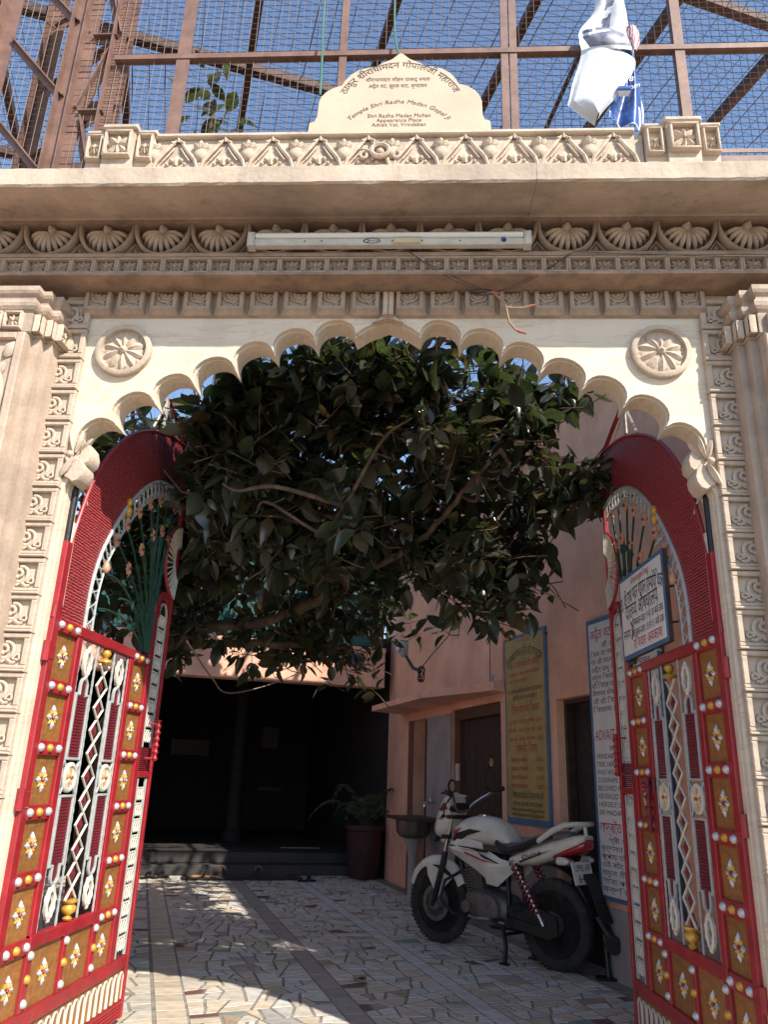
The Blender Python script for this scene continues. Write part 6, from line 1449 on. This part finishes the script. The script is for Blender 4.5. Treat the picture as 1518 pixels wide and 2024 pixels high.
# volumes of foliage: centre, radii, number of sprigs
VOL = [((-0.85, 2.9, 3.30), (1.35, 1.7, 0.85), 135), ((-0.7, 2.2, 2.75), (0.9, 0.8, 0.4), 45), ((0.30, 2.0, 3.10), (0.95, 1.0, 0.75), 105), ((-0.75, 1.35, 3.35), (1.05, 0.55, 0.60), 90), ((0.25, 1.10, 3.40), (0.75, 0.40, 0.50), 60), ((-1.15, 1.25, 3.0), (0.45, 0.55, 0.45), 55), ((-0.55, 1.0, 3.55), (1.1, 0.40, 0.32), 60), ((-1.5, 2.2, 3.0), (0.7, 0.8, 0.6), 70),
       ((-0.95, 3.9, 2.55), (0.85, 0.9, 0.45), 70), ((0.55, 2.0, 2.62), (0.50, 0.8, 0.36), 60), ((-0.30, 3.3, 2.75), (0.8, 1.0, 0.50), 55), ((1.00, 1.85, 3.12), (0.28, 0.30, 0.22), 12), ((0.85, 2.2, 2.75), (0.25, 0.4, 0.3), 14),
       ((0.3, 3.9, 4.1), (2.0, 1.8, 0.8), 30), ((1.9, 3.2, 5.0), (1.7, 1.9, 0.45), 22), ((-1.9, 5.7, 4.5), (1.6, 1.0, 0.5), 150), ((-2.7, 6.2, 3.7), (0.9, 0.7, 0.4), 70), ((-1.75, 2.3, 3.1), (0.6, 0.8, 0.75), 80), ((-1.9, 3.4, 2.75), (0.6, 0.8, 0.5), 50), ((-2.05, 1.2, 3.25), (0.42, 0.9, 0.65), 60), ((-2.0, 2.2, 2.6), (0.5, 0.8, 0.6), 45), ((-1.3, 4.8, 4.0), (1.5, 1.3, 0.8), 45), ((0.0, 1.5, 3.72), (1.35, 0.7, 0.42), 70), ((0.78, 1.45, 3.50), (0.42, 0.5, 0.42), 55), ((-0.9, 0.95, 3.30), (0.4, 0.3, 0.35), 35), ((1.12, 1.55, 3.12), (0.28, 0.35, 0.22), 20), ((-0.95, 1.1, 3.05), (0.30, 0.45, 0.40), 60), ((-1.05, 2.0, 3.3), (0.5, 0.6, 0.5), 60), ((-1.9, 2.4, 3.6), (0.8, 0.8, 0.5), 60), ((-0.2, 0.85, 3.60), (0.85, 0.25, 0.24), 50), ((-0.75, 1.6, 2.75), (0.5, 0.5, 0.35), 30), ((-2.2, 3.0, 3.3), (0.8, 1.3, 0.9), 60), ((1.2, 5.2, 4.9), (1.7, 1.3, 0.5), 30), ((0.2, 1.9, 4.4), (1.3, 1.0, 0.5), 8)]
def leaf_shape(L, W, fold, droop, seed):
    r = random.Random(seed); st = [(0.0, 0.06), (0.16, 0.62), (0.38, 1.0), (0.62, 0.94), (0.83, 0.52), (1.0, 0.03)]; V = []
    for t, w in st:
        dz = -droop*t*t*L; ww = W*w*(1+r.uniform(-.06, .06))
        V += [(t*L, -ww, dz+fold*ww), (t*L, 0, dz-0.0), (t*L, ww, dz+fold*ww)]
    F = []
    for i in range(5):
        a = i*3; F += [(a, a+1, a+4, a+3), (a+1, a+2, a+5, a+4)]
    return V, F
SH = [leaf_shape(1.0, 0.27, 0.22, 0.16, 1), leaf_shape(1.0, 0.24, 0.35, 0.30, 2), leaf_shape(1.0, 0.30, 0.14, 0.08, 3), leaf_shape(1.0, 0.25, 0.05, -0.12, 4), leaf_shape(1.0, 0.22, 0.75, 0.45, 5), leaf_shape(1.0, 0.28, -0.35, 0.38, 6)]
SMESH = {}
for i, (v, f) in enumerate(SH):
    for j, m in enumerate((LEAFA, LEAFB, LEAFC)):
        me = bpy.data.meshes.new('leaf'); me.from_pydata(v, [], f); me.materials.append(m); me.polygons.foreach_set('use_smooth', [True]*len(f)); SMESH[i, j] = me
LV = []                                           # (matrix, shape, material)
twigs = MB()
lo_pts = [p for l in limbs for p in l]
def wall_side(p): return (p[0]-A2.x)*nC.x+(p[1]-A2.y)*nC.y
def sprig(c, n=None, size=1.0):
    if c[2] < 4.45 and wall_side(c) > -0.12: return
    if c[1] < 0.55 or (-1.62 < c[0] < -1.22 and c[1] < 1.75): return
    n = n or rt.randint(6, 10)
    d = Vector((rt.gauss(0, 1), rt.gauss(-0.25, 1), rt.gauss(-0.15, 0.6))).normalized()
    L = rt.uniform(0.10, 0.24); b0 = Vector(c)-d*L
    back = b0-d*rt.uniform(0.05, 0.18)+Vector((0, 0, rt.uniform(-0.05, 0.12)))
    twigs.tube([W2T(back), W2T(b0), W2T(c)], [0.0045, 0.004, 0.0025], 4, caps=False)
    ref = d.orthogonal().normalized()
    for k in range(n):
        t = 0.25+0.75*k/(n-1); p = b0+d*L*t; a = k*2.4+rt.uniform(-.4, .4)
        o_ = Matrix.Rotation(a, 3, d) @ ref
        dirv = (o_*rt.uniform(0.75, 1.1)+d*rt.uniform(0.3, 1.0)+Vector((0, 0, -0.42*rt.random()))).normalized()
        nrm = (Vector((0, 0, 1))*0.9+Vector((rt.gauss(0, .45), rt.gauss(0, .45), rt.gauss(0, .3)))); s = nrm.cross(dirv)
        if s.length < 1e-3: continue
        s.normalize(); nn = dirv.cross(s); sz = (0.07+0.125*rt.random()**1.2)*size
        p2 = p+dirv*0.03
        M = Matrix(((dirv.x*sz, s.x*sz, nn.x*sz, p2.x), (dirv.y*sz, s.y*sz, nn.y*sz, p2.y), (dirv.z*sz, s.z*sz, nn.z*sz, p2.z), (0, 0, 0, 1)))
        q = rt.random(); LV.append((M, rt.randrange(6), 0 if q < 0.60 else (1 if q < 0.86 else 2)))
for c, r, n in VOL:
    for _ in range(n):
        while True:
            v = Vector((rt.uniform(-1, 1), rt.uniform(-1, 1), rt.uniform(-1, 1)))
            if v.length < 1: break
        v *= (0.35+0.65*rt.random()**0.6)/max(v.length, 0.2)*v.length if v.length > 0 else 1
        sprig((c[0]+v.x*r[0], c[1]+v.y*r[1], c[2]+v.z*r[2]))
for pts in limbs[1:]:
    for p in pts[2:]:
        if rt.random() < 0.35: sprig((p[0]+rt.uniform(-.12, .12), p[1]+rt.uniform(-.12, .12), p[2]+rt.uniform(-.1, .12)))
for c in ((-0.85, 3.6, 2.22), (-0.45, 3.9, 2.12), (-0.2, 3.6, 2.2), (-0.75, 4.2, 2.15), (-0.30, 4.1, 2.08), (-1.3, 4.2, 2.3), (0.33, 2.9, 2.42), (0.16, 3.0, 2.40), (0.62, 1.75, 2.32), (0.80, 1.8, 2.34), (0.72, 1.6, 2.40), (0.92, 2.0, 2.40), (0.5, 1.6, 2.48)): sprig(c, 6, 1.05)
o = part('twigs', twigs, BARK, tree); o['kind'] = 'stuff'
def infr(M):
    p = M.translation-CAM; z = p.dot(_f)
    if z < 0.5: return False
    x = 759+1526*p.dot(_R)/z; y = 1012-1526*p.dot(_U)/z
    return 170 < x < 1320 and 640 < y < 1380
vis_ = sorted([i for i, l in enumerate(LV) if infr(l[0])], key=lambda i: (LV[i][0].translation-CAM).length/LV[i][0].to_scale().x)[:296]; vs_ = set(vis_)
TI = Matrix.Translation((2.42, -3.5, 0))
for i in vis_:
    M, s, m = LV[i]; l = bpy.data.objects.new('leaf', SMESH[s, m]); COL.objects.link(l); l.parent = tree; l.matrix_local = TI @ M
fv, ff, fm = [], [], []
for i, (M, s, m) in enumerate(LV):
    if i in vs_: continue
    k = len(fv); MM = TI @ M; fv.extend([tuple(MM @ Vector(p)) for p in SH[s][0]]); ff.extend([tuple(k+a for a in q) for q in SH[s][1]]); fm.extend([m]*len(SH[s][1]))
me = bpy.data.meshes.new('foliage'); me.from_pydata(fv, [], ff)
for m in (LEAFA, LEAFB, LEAFC): me.materials.append(m)
me.polygons.foreach_set('material_index', fm); me.polygons.foreach_set('use_smooth', [True]*len(ff)); me.update()
o = obj('foliage', me, tree); o['kind'] = 'stuff'

rl = random.Random(31)
for k, (X, Y) in enumerate(((-1.62, 0.62),)):
    x, y = FW_(X, Y); l = obj('fallen_leaf', SMESH[k % 4, 2], None, (x, y, 0.024), (rl.uniform(-.1, .1), rl.uniform(-.05, .15), rl.uniform(0, 6)), (0.12, 0.12, 0.12))
    tag(l, 'single dry brown leaf fallen on the marble paving beside the dark strip', 'leaf')

# young fig shoot behind the parapet
fg = thing('fig_shoot', 'young leafy fig shoot rising behind the parapet beside the lattice tower', 'plant', (-1.25, 0.55, 3.9))
part('stem', MB().tube(arc_pts([(0, 0, 0.0), (-0.02, 0, 0.6), (0.03, 0.02, 1.1), (0.05, 0.0, 1.45)], 6), [0.012]*19, 6), BARK, fg)
r9 = random.Random(4)
part('stem', MB().tube(arc_pts([(0.0, 0, 1.0), (0.10, 0.0, 1.25), (0.16, 0, 1.42)], 5), 0.007, 5), BARK, fg)
for k in range(58):
    t = r9.random(); base = Vector((-0.06+0.22*r9.random(), r9.uniform(-.08, .08), 0.80+0.78*t)); a = r9.uniform(0, 2*PI)
    dirv = Vector((math.cos(a), 0.6*math.sin(a), r9.uniform(-.2, .7))).normalized(); nrm = Vector((r9.gauss(0, .5), -0.5, 1)); s = nrm.cross(dirv).normalized(); nn = dirv.cross(s); sz = r9.uniform(0.10, 0.17); p2 = base+dirv*0.06
    l = obj('leaf', SMESH[r9.randrange(4), 1 if r9.random() < 0.6 else 0], fg); l.matrix_local = Matrix(((dirv.x*sz, s.x*sz, nn.x*sz, p2.x), (dirv.y*sz, s.y*sz, nn.y*sz, p2.y), (dirv.z*sz, s.z*sz, nn.z*sz, p2.z), (0, 0, 0, 1)))
bpy.data.objects.remove(_fo)
